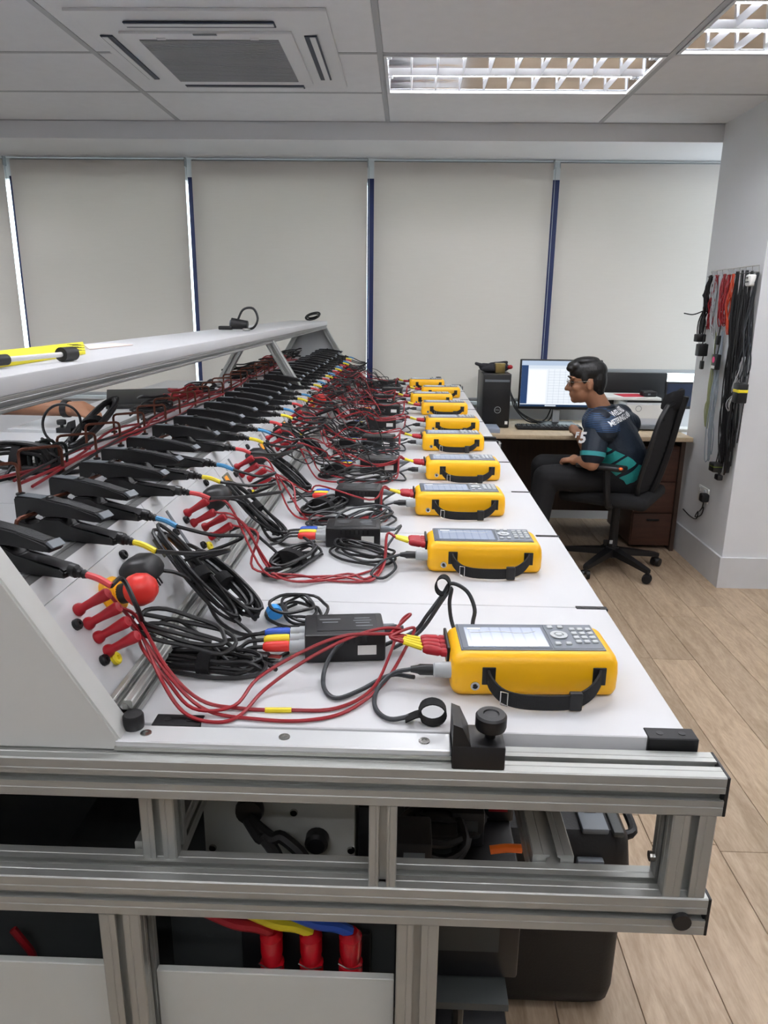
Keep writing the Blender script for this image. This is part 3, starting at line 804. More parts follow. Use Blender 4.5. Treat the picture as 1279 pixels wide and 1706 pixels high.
def hoop(x, y, hgt, span, label, rot=0):
    d = Vector((math.sin(rot), math.cos(rot), 0)); a = Vector((x, y, ZFLAT+.0005))-d*span/2; b_ = a+d*span
    r = .008
    z = Vector((0, 0, hgt))
    pts = [a, a+z*.5, a+z-Vector((0, 0, r)), a+z-Vector((0, 0, r*.3))+d*r*.3, a+z+d*r, b_+z-d*r, b_+z-Vector((0, 0, r*.3))-d*r*.3, b_+z-Vector((0, 0, r)), b_+z*.5, b_]
    t = thing('copper_busbar', (x, y, ZFLAT), label, 'busbar', 'copper hoops on the console top')
    obj('bar', MB().tube(pts, .0030, 8, 1), COPPER, t)
    for q in (a, b_): obj('collar', MB().lathe([(.0075, 0), (.0075, .003), (.0035, .0045)], 12, T(*q)), BLACKP, t)
HANKTOP = {}
for k in range(30):
    u, c = k//3, k % 3
    y = UY0[u]+.055+.131*c
    if k < 3: y = [.80, .925, 1.040][k]
    if u == 1: y = [1.195, 1.315, 1.425][c]
    y = min(y, 4.77)
    rot = math.radians(-(rc.uniform(15, 22) if k < 3 else rc.uniform(4, 13)))
    tail = Vector((-.372+rc.uniform(-.012, .008), y, 0))
    if k == 0: tail.x = -.375
    o = CLAMPS[k]
    dirv = Vector((math.cos(rot), math.sin(rot), 0))
    nose = tail-dirv*.226*.82
    zc = ZFLAT+.0045
    put(o, (nose.x, nose.y, zc), rot)
    o['label'] = 'black clamp meter with %s sleeve, %s of the clamp set %s' % (CNAME[c], PLACE[c], ORD[u])
    tw = T(nose.x, nose.y, zc) @ rotz(rot)
    s = tw @ Vector((.232*.82, 0, .0060)); dd = dirv+Vector((0, 0, -.25)); e = s+dd*.034
    obj('sleeve', MB().tube([s, (s+e)/2+Vector((0, 0, .002)), e], .0041, 8, 2), SLV[CNAME[c]], o)
    # cable: out over the slope and down into the hank of this unit
    hy = UP_Y[u]+(.275 if u == 0 else .24); hx = -.345
    h = Vector((hx+rc.uniform(-.01, .012), hy+rc.uniform(-.015, .015), ZT+.085+rc.uniform(-.01, .02)))
    mid1 = e+Vector((.030+rc.uniform(0, .02), .25*(hy-e.y), -.018)); mid2 = Vector((max(e.x+.075, -.29)+rc.uniform(-.01, .02), e.y+.55*(hy-e.y), .45*e.z+.55*h.z+.015))
    if k == 0:
        P = [e, PN(205, 965, (1, 0, 0), -.345), PN(228, 1010, (1, 0, 0), -.325), PZ(250, 1055, ZT+.035), PZ(300, 1075, ZT+.02)]
    else:
        P = [e, mid1, mid2, h]
    for p in P: p.z = max(p.z, ZT+.004)
    obj('cable', MB().tube(P, .0031, 6, 6 if u < 4 else 4), CABLE_K, o)
    tn = tw @ Vector((.027, 0, 0))
    hoop(tn.x, tn.y, .0330, .074, 'copper hoop in the %s sleeved clamp jaw, set %s' % (CNAME[c], ORD[u]), -rot)
# empty hoops of the other side of the bench
for k in range(18):
    y = 1.02+.155*k+rc.uniform(-.01, .01)
    if y < 4.7: hoop(mir(-.535)+rc.uniform(-.006, .006), y, .056, .075, 'bare copper hoop on the left half of the console top, number %s along' % (k+1) if False else 'bare brown copper hoop on the left half of the console top', .9)

# ------------------------------------------------------------------ cable coils
def coil_path(c, ax, bx, up_, a, b_, loops, rnd, lift=.004, wob=.18, n=9, twist=0, z0=0):
    """one continuous cable wound several times: centre, long axis, short axis, stacking direction"""
    P = []
    for k in range(loops*n):
        t = 2*PI*k/n; L = k//n
        if k % n == 0: sa, sb, ox, oy = 1+rnd.uniform(-wob, wob), 1+rnd.uniform(-wob*1.8, wob*1.8), rnd.uniform(-.12, .12)*a, rnd.uniform(-.3, .3)*b_
        P.append(Vector(c)+ax*(ox+a*sa*math.cos(t))+bx*(oy+b_*sb*math.sin(t)*(1+.1*math.cos(2*t)))+up_*(z0+lift*(L % 4)+rnd.uniform(0, lift)))
    return P
def coil(name, label, cat, group, c, axis, side, upv, a, b_, loops, rnd, r=.003, tie=True, tail=None, material=None, tie_mat=None, z0=.004, lift=.005, wob=.18, seg=6, sub=3, zmin=None):
    ax = Vector(axis).normalized(); bx = Vector(side).normalized(); u_ = Vector(upv).normalized()
    t = thing(name, Vector(c), label, cat, group)
    P = coil_path(c, ax, bx, u_, a, b_, loops, rnd, lift, wob, z0=z0)
    if tail: P = P+[Vector(q) for q in tail]
    if zmin is not None:
        for p in P: p.z = max(p.z, zmin)
    obj('cable', MB().tube(P, r, seg, sub), material or CABLE_K, t)
    if tie:
        tc_ = Vector(c)+u_*(z0+lift*1.8)+(bx*b_ if tie_mat is not None else bx*0)
        w1, w2 = (b_*1.12, max(.008, lift*3.2)) if tie_mat is None else (.012, .010)
        ring = [tc_+bx*(w1*math.cos(2*PI*k/12))+u_*(w2*math.sin(2*PI*k/12)) for k in range(12)]
        if zmin is not None:
            for p in ring: p.z = max(p.z, zmin-.001)
        mb = MB(); h = ax*.009
        R = []
        for sgn in (-1, 1):
            R.append([p+h*sgn for p in ring])
        mb.loft(R)
        obj('tie', mb, tie_mat or VELCRO, t)
    return t
rk = random.Random(23)
# hanks of clamp cable lying down each slope
for i in range(10):
    y = UP_Y[i]+(.285 if i == 0 else .25)
    y = min(y, 4.74)
    top = SL(.075, y-.01, .012); bot = Vector((-.265, y+rk.uniform(-.03, .03)-.03, ZT+.012))
    if i == 0: top = SL(.085, 1.105, .014); bot = Vector((-.265, 1.035, ZT+.014))
    ax = (bot-top); c = (top+bot)/2
    sd = Vector((.12, 1, 0)); sd = (sd-ax.normalized()*sd.dot(ax.normalized())).normalized(); uv = ax.normalized().cross(sd); uv = uv if uv.x > 0 else -uv
    coil('cable_hank', 'tied hank of black cable down the control panel, %s' % ORD[i], 'cable', 'tied cable hanks on the slope',
         c, ax, sd, uv, ax.length*.56, .020, 5 if i < 6 else 4, rk, r=.0030, z0=0, lift=.005, wob=.12, zmin=ZT+.0035)
# second, flatter bundle at the foot of the slope
FB = [((-.262, .895), (1, -.10), .080, .022), ((-.215, 1.31), (.4, 1), .075, .030), ((-.20, 1.70), (.5, 1), .075, .03), ((-.20, 2.10), (.4, 1), .08, .03), ((-.205, 2.50), (.3, 1), .08, .035),
      ((-.20, 2.93), (.5, 1), .08, .04), ((-.2, 3.34), (.4, 1), .08, .04), ((-.2, 3.75), (.4, 1), .08, .04), ((-.2, 4.15), (.4, 1), .08, .04), ((-.2, 4.52), (.4, 1), .08, .04)]
for i, ((x, y), d, a, b_) in enumerate(FB):
    ax = Vector((d[0], d[1], 0)).normalized(); sd = Vector((-ax.y, ax.x, 0))
    coil('cable_bundle', 'bundle of black cable lying at the foot of the slope, %s' % ORD[i], 'cable', 'tied cable bundles at the foot of the slope',
         (x, y, ZT), ax, sd, (0, 0, 1), a, b_, 5 if i < 6 else 5, rk, z0=.004, lift=.006 if i else .005, wob=.25, zmin=ZT+.0035, tie_mat=None,
         tail=[(x+.05, y+.07, ZT+.012), (x+.01, y+.12, ZT+.02)])
c_ = PZ(352, 985, ZT+.045); a_ = PS(296, 938)+NS*.03; b2_ = PZ(425, 1022, ZT+.02)
ax = b2_-a_; sd = Vector((0, 1, .5)); sd = (sd-ax.normalized()*sd.dot(ax.normalized())).normalized()
coil('cable_bundle', 'thick bundle of black cable from the nearest mains plug across the slope', 'cable', 'tied cable bundles at the foot of the slope', (a_+b2_)/2, ax, sd, ax.normalized().cross(sd), ax.length*.52, .016, 6, rk, r=.0033, z0=-.006, lift=.005, wob=.15, zmin=ZT+.0035)
coil('cable_bundle', 'black cable loop hanging low on the slope beside the steel coax connector', 'cable', 'tied cable bundles at the foot of the slope', Vector((-.290, .880, ZT+.055)), (1, .05, -.25), (0, 1, .3), (.25, 0, 1), .060, .020, 3, rk, r=.0030, tie=False, z0=0, lift=.006, wob=.2, zmin=ZT+.034)
# loose loops around the adapters
LC = [((-.165, 1.075), .050, .038, 'light blue tie', 1), ((-.085, 1.375), .060, .034, '', 0), ((-.09, 1.60), .085, .050, '', 0), ((-.16, 1.56), .05, .04, '', 0), ((-.11, 1.98), .07, .045, '', 0), ((-.17, 2.3), .06, .05, '', 0),
      ((-.09, 2.38), .07, .045, '', 0), ((-.13, 2.72), .07, .05, '', 0), ((-.18, 2.62), .06, .05, '', 0), ((-.1, 3.1), .08, .05, '', 0), ((-.17, 3.2), .07, .05, '', 0), ((-.11, 3.55), .08, .05, '', 0), ((-.16, 3.95), .08, .06, '', 0), ((-.1, 4.3), .07, .05, '', 0), ((-.17, 4.38), .08, .06, '', 0), ((-.14, 4.66), .08, .05, '', 0)]
LWHERE = ['with light blue ties beside the nearest black adapter', 'lying in front of the second black adapter', 'round a ring behind the second black adapter', 'at the slope behind the second row of red plugs',
          'behind the third black adapter', 'at the slope left of the fourth black adapter', 'behind the fourth black adapter', 'left of the fifth yellow meter', 'at the slope beside the fifth set of red plugs', 'left of the sixth yellow meter',
          'at the slope beside the sixth set of red plugs', 'left of the seventh yellow meter', 'at the slope left of the eighth yellow meter', 'left of the ninth yellow meter', 'at the slope left of the ninth yellow meter', 'at the far end of the bench']
for k, ((x, y), a, b_, nm, tie) in enumerate(LC):
    an = rk.uniform(0, PI); ax = Vector((math.cos(an), math.sin(an), 0)); sd = Vector((-ax.y, ax.x, 0))
    coil('loose_cable', 'loose loops of thin black cable %s' % LWHERE[k], 'cable', 'loose black cable loops on the bench', (x, y, ZT), ax, sd, (0, 0, 1), a, b_, 5 if k < 4 else 6, rk,
         r=.0026, tie=bool(tie), tie_mat=LBLU, z0=.004, lift=.006 if k < 4 else .010, wob=.35, zmin=ZT+.003, material=CABLE_G if k in (2, 6) else CABLE_K)

# ------------------------------------------------------------------ black adapter boxes with coloured plugs
ADP = [(-.082, .962, 7), (-.105, 1.465, 2), (-.115, 1.79, -3), (-.080, 2.165, 4), (-.095, 2.56, -6), (-.10, 2.98, 6), (-.085, 3.40, -4), (-.12, 3.80, 5), (-.08, 4.15, -5), (-.11, 4.58, 4)]
def adapter():
    t = thing('adapter_box', (0, 0, 0), 'x', 'adapter', 'black adapter boxes between slope and meters')
    obj('housing', MB().box((0, 0, .021), (.112, .074, .042), .0035), BLACKP, t, False)
    obj('lid_panel', MB().box((.004, .002, .0423), (.086, .052, .001), .0003, 1), mat('adapter_label_black', (34, 34, 37), .35), t, False)
    for k in range(7): obj('vent_rib', MB().box((-.024+.009*k, -.0372, .034), (.0035, .0012, .010)), BLACKM, t, False, ang=0)
    for k, (x, y, w_) in enumerate(((-.02, .014, .03), (-.02, .004, .022), (.026, .016, .022), (.026, .008, .026), (.026, 0, .02), (.028, -.010, .024))):
        obj('print_line', MB().box((x, y, .0429), (w_, .0026, .0002)), mat('grey_print', (120, 124, 128), .6), t, False, ang=0)
    obj('sticker', MB().box((.030, -.0373, .018), (.026, .0006, .014)), PAPER, t, False, ang=0)
    for k, (nm, m_) in enumerate((('red_plug', RED_B), ('yellow_plug', YEL_S), ('blue_plug', BLU_S))):
        y = -.022+.022*k
        p = obj(nm, MB().lathe([(.0072, 0), (.0078, .004), (.0078, .020), (.0070, .032), (.0045, .036)], 14, T(-.078, y, .020) @ align((-1, 0, 0))), m_, t, False)
        obj('socket_ring', MB().lathe([(.0092, 0), (.0092, .008), (.0080, .010), (.0080, .022)], 14, T(-.055, y, .020) @ align((-1, 0, 0))), GREY_L, p, False)
        obj('plug_wire', MB().tube([(-.113, y, .020), (-.135, y, .018), (-.150, y-.012+.008*k, .010), (-.175, y-.018+.016*k, .0045)], .0030, 6, 3), CABLE_K, p, False)
    obj('output_plug', MB().lathe([(.0075, 0), (.0075, .018), (.0048, .022), (.0042, .032)], 12, T(.055, .018, .024) @ align((1, 0, 0))), GREYP, t, False)
    return t
a0 = adapter(); 
for i, (x, y, a) in enumerate(ADP):
    o = a0 if i == 0 else copy_tree(a0)
    put(o, (x, y, ZT+.0005), math.radians(a)); o['label'] = 'black adapter box with red, yellow and blue plugs, ' + ORD[i]
def aw(i, p):
    x, y, a = ADP[i]; return T(x, y, ZT+.0005) @ rotz(math.radians(a)) @ Vector(p)

# ------------------------------------------------------------------ signal cables from meter to adapter
for i in range(10):
    s = mw(i, (-.021, .020, .028)); e = aw(i, (.087, .018, .024))
    t = thing('signal_cable', (s.x, s.y, ZT), 'black signal cable with grey connector on the yellow meter %s' % ORD[i], 'cable', 'signal cables of the yellow meters')
    obj('connector', MB().lathe([(.0072, 0), (.0072, .018), (.0055, .021), (.0040, .030)], 12, T(*s) @ align((-1, 0, 0))), BLACKP, t)
    s2 = s+Vector((-.029, 0, 0))
    if i == 0:
        P = [s2, PZ(655, 1122, ZT+.02), PZ(628, 1150, ZT+.006), PZ(626, 1180, ZT+.004), PZ(650, 1198, ZT+.004), PZ(690, 1192, ZT+.006)]
        obj('cable', MB().tube(P, .0030, 8, 6), CABLE_G, t)
        P2 = [PZ(690, 1128, ZT+.018), PZ(650, 1125, ZT+.010), PZ(600, 1150, ZT+.005), PZ(560, 1163, ZT+.004), PZ(540, 1145, ZT+.005), PZ(543, 1110, ZT+.012), PZ(565, 1075, ZT+.028), PZ(600, 1056, ZT+.036), e+Vector((-.01, -.02, .012))]
        obj('cable', MB().tube(P2, .0030, 8, 6), CABLE_G, t)
        q = PZ(718, 1186, ZT+.014)
        obj('hook_tape', MB().strip([q+Vector((.016*math.cos(a)+.002, .004*math.sin(a), .012*math.sin(a))) for a in (PI, 2.4, 1.6, .8, 0, -.8, -1.6, -2.4, -PI+.2)]+[q+Vector((-.030, -.004, -.008))], (0, 1, 0), .016, .0016, 3), VELCRO, t)
    else:
        r = lambda a: rk.uniform(-a, a)
        P = [s2, s2+Vector((-.03, -.004, -.010)), s2+Vector((-.055+r(.01), -.03+r(.02), -.022)), s2+Vector((-.04+r(.01), -.055+r(.02), -.022)), s2+Vector((-.01, -.04+r(.02), -.022)), s2+Vector((-.012, .0+r(.01), -.018)), s2+Vector((-.03, .05, -.01)), e+Vector((.012, .008, .004)), e]
        for p in P: p.z = max(p.z, ZT+.004)
        obj('cable', MB().tube(P, .0028, 6, 4), CABLE_G, t)
# tall loop with hook tape behind the nearest meter
t = thing('signal_cable', PZ(745, 1030, ZT), 'grey cable with a standing hook tape loop behind the nearest yellow meter', 'cable', 'signal cables of the yellow meters')
yb_ = .985
obj('cable', MB().tube([PZ(640, 1075, ZT+.006), PZ(690, 1052, ZT+.02), PY(712, 1025, .99), PY(738, 990, 1.0), PY(752, 972, 1.0), PY(778, 985, 1.0), PY(791, 1015, .99), PY(788, 1045, .98), mw(0, (.055, .112, .003))], .0030, 8, 6), CABLE_G, t)
obj('cable', MB().tube([PZ(655, 1080, ZT+.006), PY(700, 1052, .985), PY(735, 1003, .99), PY(752, 980, 1.0), PY(749, 1005, .995), PY(754, 1040, .99), mw(0, (.03, .112, .003))], .0030, 8, 6), CABLE_G, t)
q = PY(738, 975, 1.0)
obj('hook_tape', MB().strip([q+Vector((.010*math.cos(a), 0, .0135*math.sin(a))) for a in [2*PI*k/12-PI/2 for k in range(13)]], (0.2, 1, 0), .016, .0016, 3), VELCRO, t)
# loose USB plug and a coax lead near the slope, black lead with metal tip on the table
t = thing('usb_cable', PZ(430, 1095, ZT), 'black cable ending in a loose metal USB plug by the nearest adapter', 'cable')
p = PZ(428, 1093, ZT+.010)
obj('moulding', MB().box(p, (.036, .016, .010), .003, 2, rotz(-.15)), BLACKP, t)
obj('metal_tip', MB().box(p+Vector((.026, -.004, 0)), (.018, .0115, .0048), .0005, 1, rotz(-.15)), STEEL, t)
obj('cable', MB().tube([p+Vector((-.018, .003, 0)), PZ(380, 1080, ZT+.012), PZ(340, 1100, ZT+.006), PZ(300, 1090, ZT+.006), PZ(280, 1060, ZT+.02)], .0026, 6, 5), CABLE_K, t)
for k, (i, off) in enumerate(((0, .07), (1, .05), (2, .05))):
    y = UP_Y[i]+off; s = SL(.020, y, .0018)
    t = thing('coax_lead', s, 'black coax lead with steel connector low on the control panel, %s' % ORD[i], 'cable', 'coax leads on the control panels')
    B = T(*s) @ align(NS)
    obj('connector', MB().lathe([(.0075, 0), (.0075, .006), (.0055, .007), (.0055, .014), (.0066, .015), (.0066, .032), (.0045, .034)], 14, B), STEEL, t)
    e = B @ Vector((0, 0, .034))
    obj('cable', MB().tube([e, e+Vector((.03, .005, .006)), e+Vector((.07, .01, -.03)), Vector((e.x+.12, y-.01, ZT+.006)), Vector((e.x+.17, y+.05, ZT+.005))], .0030, 8, 5), CABLE_K, t)
t = thing('probe_lead', PZ(658, 792, ZT), 'thin dark lead with a metal tip lying left of the fourth yellow meter', 'cable')
a = PZ(656, 794, ZT+.004); b_ = PZ(598, 775, ZT+.004)
obj('cable', MB().tube([a, (a+b_)/2+Vector((0, 0, 0)), b_, PZ(565, 772, ZT+.005)], .0022, 6, 4), CABLE_G, t)
obj('tip', MB().lathe([(.0045, 0), (.0055, .004), (.0045, .010), (.0026, .012)], 10, T(*a) @ align(a-b_)), STEEL, t)

# ------------------------------------------------------------------ tangle of thin wires over the far half of the bench
rt_ = random.Random(77)
WCOL = [(RED_C, 'dark red'), (CABLE_K, 'black'), (CABLE_G, 'grey')]
for i in range(3, 10):
    for k in range(9):
        m_, nm = WCOL[[0, 1, 1, 1, 2, 1, 0, 1, 1][k]]
        y = UP_Y[i]+rt_.uniform(-.1, .28)
        y = min(y, 4.74)
        s = SL(rt_.uniform(.03, .14), y, .012)
        P = [s]; x = s.x+.03; z = s.z
        n = rt_.randint(4, 6)
        for q in range(n):
            x += rt_.uniform(.02, .062); x = min(x, -.03); z = max(ZT+.004, z-rt_.uniform(.0, .05)+rt_.uniform(0, .025))
            P.append(Vector((x, min(max(y+rt_.uniform(-.12, .12), .9), 4.75), z)))
        P[-1].z = ZT+.004
        tag(obj('loose_wire', MB().tube(P, .0019, 5, 4), m_), 'thin %s wire tangled between panel and meter, set %s' % (nm, ORD[i]), 'wire', 'tangled wires over the far half of the bench')
# ------------------------------------------------------------------ desk by the window
DKW = mat('dark_brown_wood', (62, 44, 34), .55, var=.2, vscale=6, stretch=(8, 8, 1))
YD, ZD = 4.50, .75
dk = thing('office_desk', (1.15, 4.85, 0), 'maple topped office desk with dark panels under the window', 'desk')
obj('desk_top', MB().span((.52, YD, ZD-.026), (1.758, YW-.03, ZD), .002), DESKW, dk)
obj('side_panel', MB().span((.55, YD+.06, .0005), (.575, YW-.06, ZD-.026)), DKW, dk)
obj('side_panel', MB().span((1.715, YD+.06, .0005), (1.74, YW-.06, ZD-.026)), DKW, dk)
obj('modesty_panel', MB().span((.575, YW-.12, .12), (1.46, YW-.10, ZD-.026)), DKW, dk)
pd = obj('pedestal', MB().span((1.46, YD+.08, .03), (1.715, YW-.08, ZD-.07), .003), mat('brown_cabinet_wood', (74, 46, 34), .5, var=.2, vscale=5, stretch=(1, 1, 9)), dk)
for k in range(3):
    f_ = obj('drawer_front', MB().span((1.466, YD+.068, .05+.205*k), (1.709, YD+.08, .245+.205*k), .002), mat('brown_cabinet_wood', (74, 46, 34)), dk)
    obj('handle', MB().span((1.55, YD+.058, .20+.205*k), (1.63, YD+.068, .212+.205*k), .002), BLACKM, f_)

# computer tower
q = PY(800, 624, 4.76)
tx0, tx1, tz = .487, .668, 1.095
pc = thing('computer_tower', ((tx0+tx1)/2, 4.94, ZD), 'black desktop computer tower on the desk left of the monitor', 'computer')
TWR = mat('tower_black', (28, 28, 31), .4)
obj('chassis', MB().span((tx0, 4.775, ZD+.006), (tx1, 5.12, tz), .004), TWR, pc)
obj('front_panel', MB().span((tx0+.002, 4.758, ZD+.004), (tx1-.002, 4.776, tz-.002), .005), mat('tower_front', (20, 20, 22), .45), pc)
obj('drive_slot', MB().span((tx0+.012, 4.755, tz-.05), (tx1-.012, 4.759, tz-.035), .001, 1), GREYP, pc)
lg = PY(829, 683, 4.757)
ring = obj('round_logo', MB().tube([(lg.x+.020*math.cos(a), 4.7565, lg.z+.020*math.sin(a)) for a in [2*PI*k/20 for k in range(20)]], .0016, 6, 1, closed=True), GREY_L, pc)
text_part('logo_letters', 'DELL', .0135, T(lg.x, 4.757, lg.z) @ Matrix.Rotation(PI/2, 4, 'X'), GREY_L, pc)
obj('sticker', MB().span((tx1-.030, 4.7568, ZD+.025), (tx1-.012, 4.7582, ZD+.045)), PAPER, pc, ang=0)
# things on the tower
gl_ = thing('work_glove', ((tx0+tx1)/2-.02, 4.92, tz), 'pair of dark grey work gloves crumpled on top of the computer tower', 'glove')
rg = random.Random(9)
GLV = mat('dark_glove_cloth', (44, 44, 50), .85, bump=.5, bscale=160, var=.25, vscale=30)
mb = MB()
hx, hz = (tx0+tx1)/2, tz
mb.ell((hx-.02, 4.92, hz+.022), (.085, .09, .024)); mb.ell((hx+.03, 4.97, hz+.034), (.07, .07, .026)); 
for k in range(7):
    a = rg.uniform(-.5, .5)+PI*(k % 2)
    p = Vector((hx-.03+rg.uniform(-.02, .05), 4.92+rg.uniform(-.03, .05), hz+.026+.008*(k % 3)))
    mb.cone(p, p+Vector((-.095 if k % 2 else .10, rg.uniform(-.06, .06), rg.uniform(-.012, .032))), .019, .011)
def fuse(mb, vox, smooth=6, fac=.6):
    me = bpy.data.meshes.new('f'); bmesh.ops.recalc_face_normals(mb.bm, faces=mb.bm.faces[:]); mb.bm.to_mesh(me); mb.bm.free()
    o = bpy.data.objects.new('f', me); COL.objects.link(o)
    r = o.modifiers.new('r', 'REMESH'); r.mode = 'VOXEL'; r.voxel_size = vox
    s = o.modifiers.new('s', 'SMOOTH'); s.iterations = smooth; s.factor = fac
    dg = bpy.context.evaluated_depsgraph_get(); dg.update()
    m2 = bpy.data.meshes.new_from_object(o.evaluated_get(dg))
    bpy.data.objects.remove(o, do_unlink=True)
    nb = MB(); nb.bm.from_mesh(m2); bpy.data.meshes.remove(m2)
    return nb
obj('cloth', fuse(mb, .006, 3), GLV, gl_, ang=80)
obj('red_cuff', MB().ell((hx+.095, 4.90, hz+.035), (.018, .02, .014)), RED_P, gl_)
BRASS = mat('brass_tin', (176, 158, 104), .3, .9, var=.15, vscale=20)
p = PY(833, 613, 4.85)
tn = thing('brass_tin', (p.x, 4.85, tz+.035), 'small square brass coloured tin on the gloves on the tower', 'tin')
obj('body', MB().box((p.x, 4.85, p.z), (.062, .05, .062), .004), BRASS, tn); obj('lid_rim', MB().box((p.x, 4.85, p.z+.026), (.066, .054, .008), .002), BRASS, tn)
obj('document_box', MB().span((.47, 4.55, ZD+.0005), (.585, 4.74, ZD+.028), .002), mat('pale_blue_board', (150, 160, 176), .6), cat='box', label='flat pale blue document box in front of the computer tower')
# monitor with a spreadsheet-like page
mo = thing('monitor', (.99, 4.98, ZD), 'monitor with a lit spreadsheet page beside the computer tower', 'monitor')
mx0, mx1, mz0, mz1, my = .748, 1.285, .852, 1.178, 4.95
def em(n, c, s=.8): return mat(n, (20, 20, 20), .3, emit=c, estr=s)
obj('housing', MB().span((mx0, my, mz0), (mx1, my+.035, mz1), .004), BLACKP, mo)
sc = obj('screen', MB().span((mx0+.009, my-.0012, mz0+.018), (mx1-.009, my+.002, mz1-.008)), em('screen_white', (226, 232, 240)), mo, ang=0)
W_, H_ = mx1-mx0-.018, mz1-mz0-.026
def pane(name, a, b_, c, d, m_, z=0):
    return obj(name, MB().span((mx0+.009+W_*a, my-.0018-z, mz0+.018+H_*c), (mx0+.009+W_*b_, my-.0010-z, mz0+.018+H_*d)), m_, sc, ang=0)
pane('side_bar', 0, .085, .06, .90, em('screen_navy', (34, 62, 104)))
pane('task_bar', 0, 1, 0, .045, em('screen_dark_blue', (22, 48, 78)))
pane('title_bar', 0, 1, .90, 1, em('screen_grey_blue', (176, 192, 214)))
pane('tool_bar', .085, 1, .83, .90, em('screen_pale', (206, 216, 228)))
pane('list_pane', .10, .32, .08, .80, em('screen_bright', (238, 240, 244)), .0004)
for k in range(9): pane('grid_line', .345+.07*k, .348+.07*k, .07, .82, em('screen_line', (178, 188, 200)), .0004)
for k in range(12): pane('grid_line', .34, .98, .10+.06*k, .105+.06*k, em('screen_line', (178, 188, 200)), .0006)
pane('task_icons', .32, .46, .008, .035, em('screen_icon', (200, 210, 220)), .0004)
obj('neck', MB().span((.985, my+.02, ZD+.012), (1.03, my+.034, mz0+.06), .003), GREY_L, mo)
obj('foot', MB().span((.88, my-.08, ZD+.0005), (1.13, my+.09, ZD+.012), .003), BLACKP, mo)
kb = thing('keyboard', (.93, 4.75, ZD), 'black keyboard on the desk in front of the lit monitor', 'keyboard')
obj('deck', MB().span((.715, 4.70, ZD+.0005), (1.13, 4.83, ZD+.018), .004), BLACKP, kb)
for r in range(4):
    for c in range(14): obj('key', MB().box((.735+.029*c, 4.718+.028*r, ZD+.0205), (.024, .023, .006), .002, 1), BLACKM, kb)
for k in range(3):
    tag(obj('monitor_cable', MB().tube([PY(848-2*k, 632+8*k, 5.05), PY(852+3*k, 660+4*k, 5.04), PY(858+4*k, 680+3*k, 5.02), PZ(880+8*k, 702, ZD+.02), (.95+.03*k, 5.04, ZD+.02), (1.0, 5.03, ZD+.16)], .0045, 6, 5), CABLE_K),
        ['black cable hanging closest to the computer tower', 'middle one of three black cables behind the tower', 'black cable hanging closest to the lit monitor'][k], 'cable', 'black cables between tower and monitor')
# printer, trays and screens on the right of the desk
def pyb(name, px0, py0, px1, py1, y, dep, m_, bev=.003, **kw):
    a, b_ = PY(px0, py1, y), PY(px1, py0, y)
    return obj(name, MB().span((a.x, y, a.z), (b_.x, y+dep, b_.z), bev), m_, **kw)
a = PY(1040, 706, 4.78); b_ = PY(1110, 668, 4.78)
pt = thing('printer', ((a.x+b_.x)/2, 4.9, ZD), 'white desktop printer with a round logo behind the seated person', 'printer')
PRW = mat('printer_white', (214, 216, 220), .45)
obj('body', MB().span((a.x, 4.78, ZD+.0005), (b_.x, 5.08, b_.z-.015), .008), PRW, pt)
obj('paper_tray', MB().span((a.x+.02, 4.74, ZD+.01), (b_.x-.02, 4.79, ZD+.035), .003), GREYP, pt)
obj('front_label', MB().span((PY(1073, 0, 4.778).x+.0, 4.7785, PY(1073, 700, 4.78).z+.012), (b_.x-.012, 4.7795, b_.z-.028)), PAPER, pt, ang=0)
c = PY(1064, 681, 4.778)
obj('logo_ring', MB().tube([(c.x+.018*math.cos(t), 4.7785, c.z+.018*math.sin(t)) for t in [2*PI*k/20 for k in range(20)]], .0015, 6, 1, closed=True), GREYP, pt)
text_part('logo_letters', 'hp', .03, T(c.x, 4.779, c.z) @ Matrix.Rotation(PI/2, 4, 'X'), GREYP, pt, shear=.3)
obj('scanner_lid', MB().span((a.x+.01, 4.79, b_.z-.015), (b_.x-.01, 5.07, b_.z), .004), BLACKP, pt)
zs = b_.z
tr_ = thing('paper_tray', ((a.x+b_.x)/2, 4.9, zs), 'white flat tray on top of the printer', 'tray')
obj('board', MB().span((a.x-.12, 4.78, zs+.0005), (b_.x-.03, 5.06, zs+.018), .003), PAPER, tr_)
obj('red_paper', MB().box((a.x+.06, 4.90, zs+.0195), (.17, .16, .0015), 0, 1, rotz(.15)), mat('red_paper', (214, 50, 72), .7), label='sheet of red paper on the white tray behind the person', cat='paper', ang=0)
rp_ = thing('label_printer', (b_.x-.09, 4.87, zs+.0185), 'small black device on the white tray beside the red paper', 'device')
obj('body', MB().box((b_.x-.09, 4.87, zs+.036), (.085, .10, .034), .008), BLACKP, rp_); obj('button', MB().box((b_.x-.10, 4.818, zs+.036), (.016, .003, .010)), GREYP, rp_)
a2, b2 = PY(1000, 652, 5.10), PY(1113, 622, 5.10)
ds = thing('dark_screen', ((a2.x+b2.x)/2, 5.12, ZD), 'wide dark switched off screen behind the printer under the short blind', 'monitor')
obj('housing', MB().span((a2.x, 5.10, ZD+.12), (b2.x, 5.13, b2.z), .004), BLACKP, ds); obj('stand', MB().span(((a2.x+b2.x)/2-.04, 5.105, ZD+.0005), ((a2.x+b2.x)/2+.04, 5.14, ZD+.121), .003), BLACKP, ds)
a3, b3 = PY(1106, 676, 4.90), PY(1158, 638, 4.90)
bs = thing('blue_screen', ((a3.x+b3.x)/2, 4.93, ZD), 'dark blue monitor screen between headrest and white column', 'monitor')
obj('housing', MB().span((a3.x, 4.90, a3.z-.02), (b3.x+.03, 4.925, b3.z+.004), .004), BLACKP, bs)
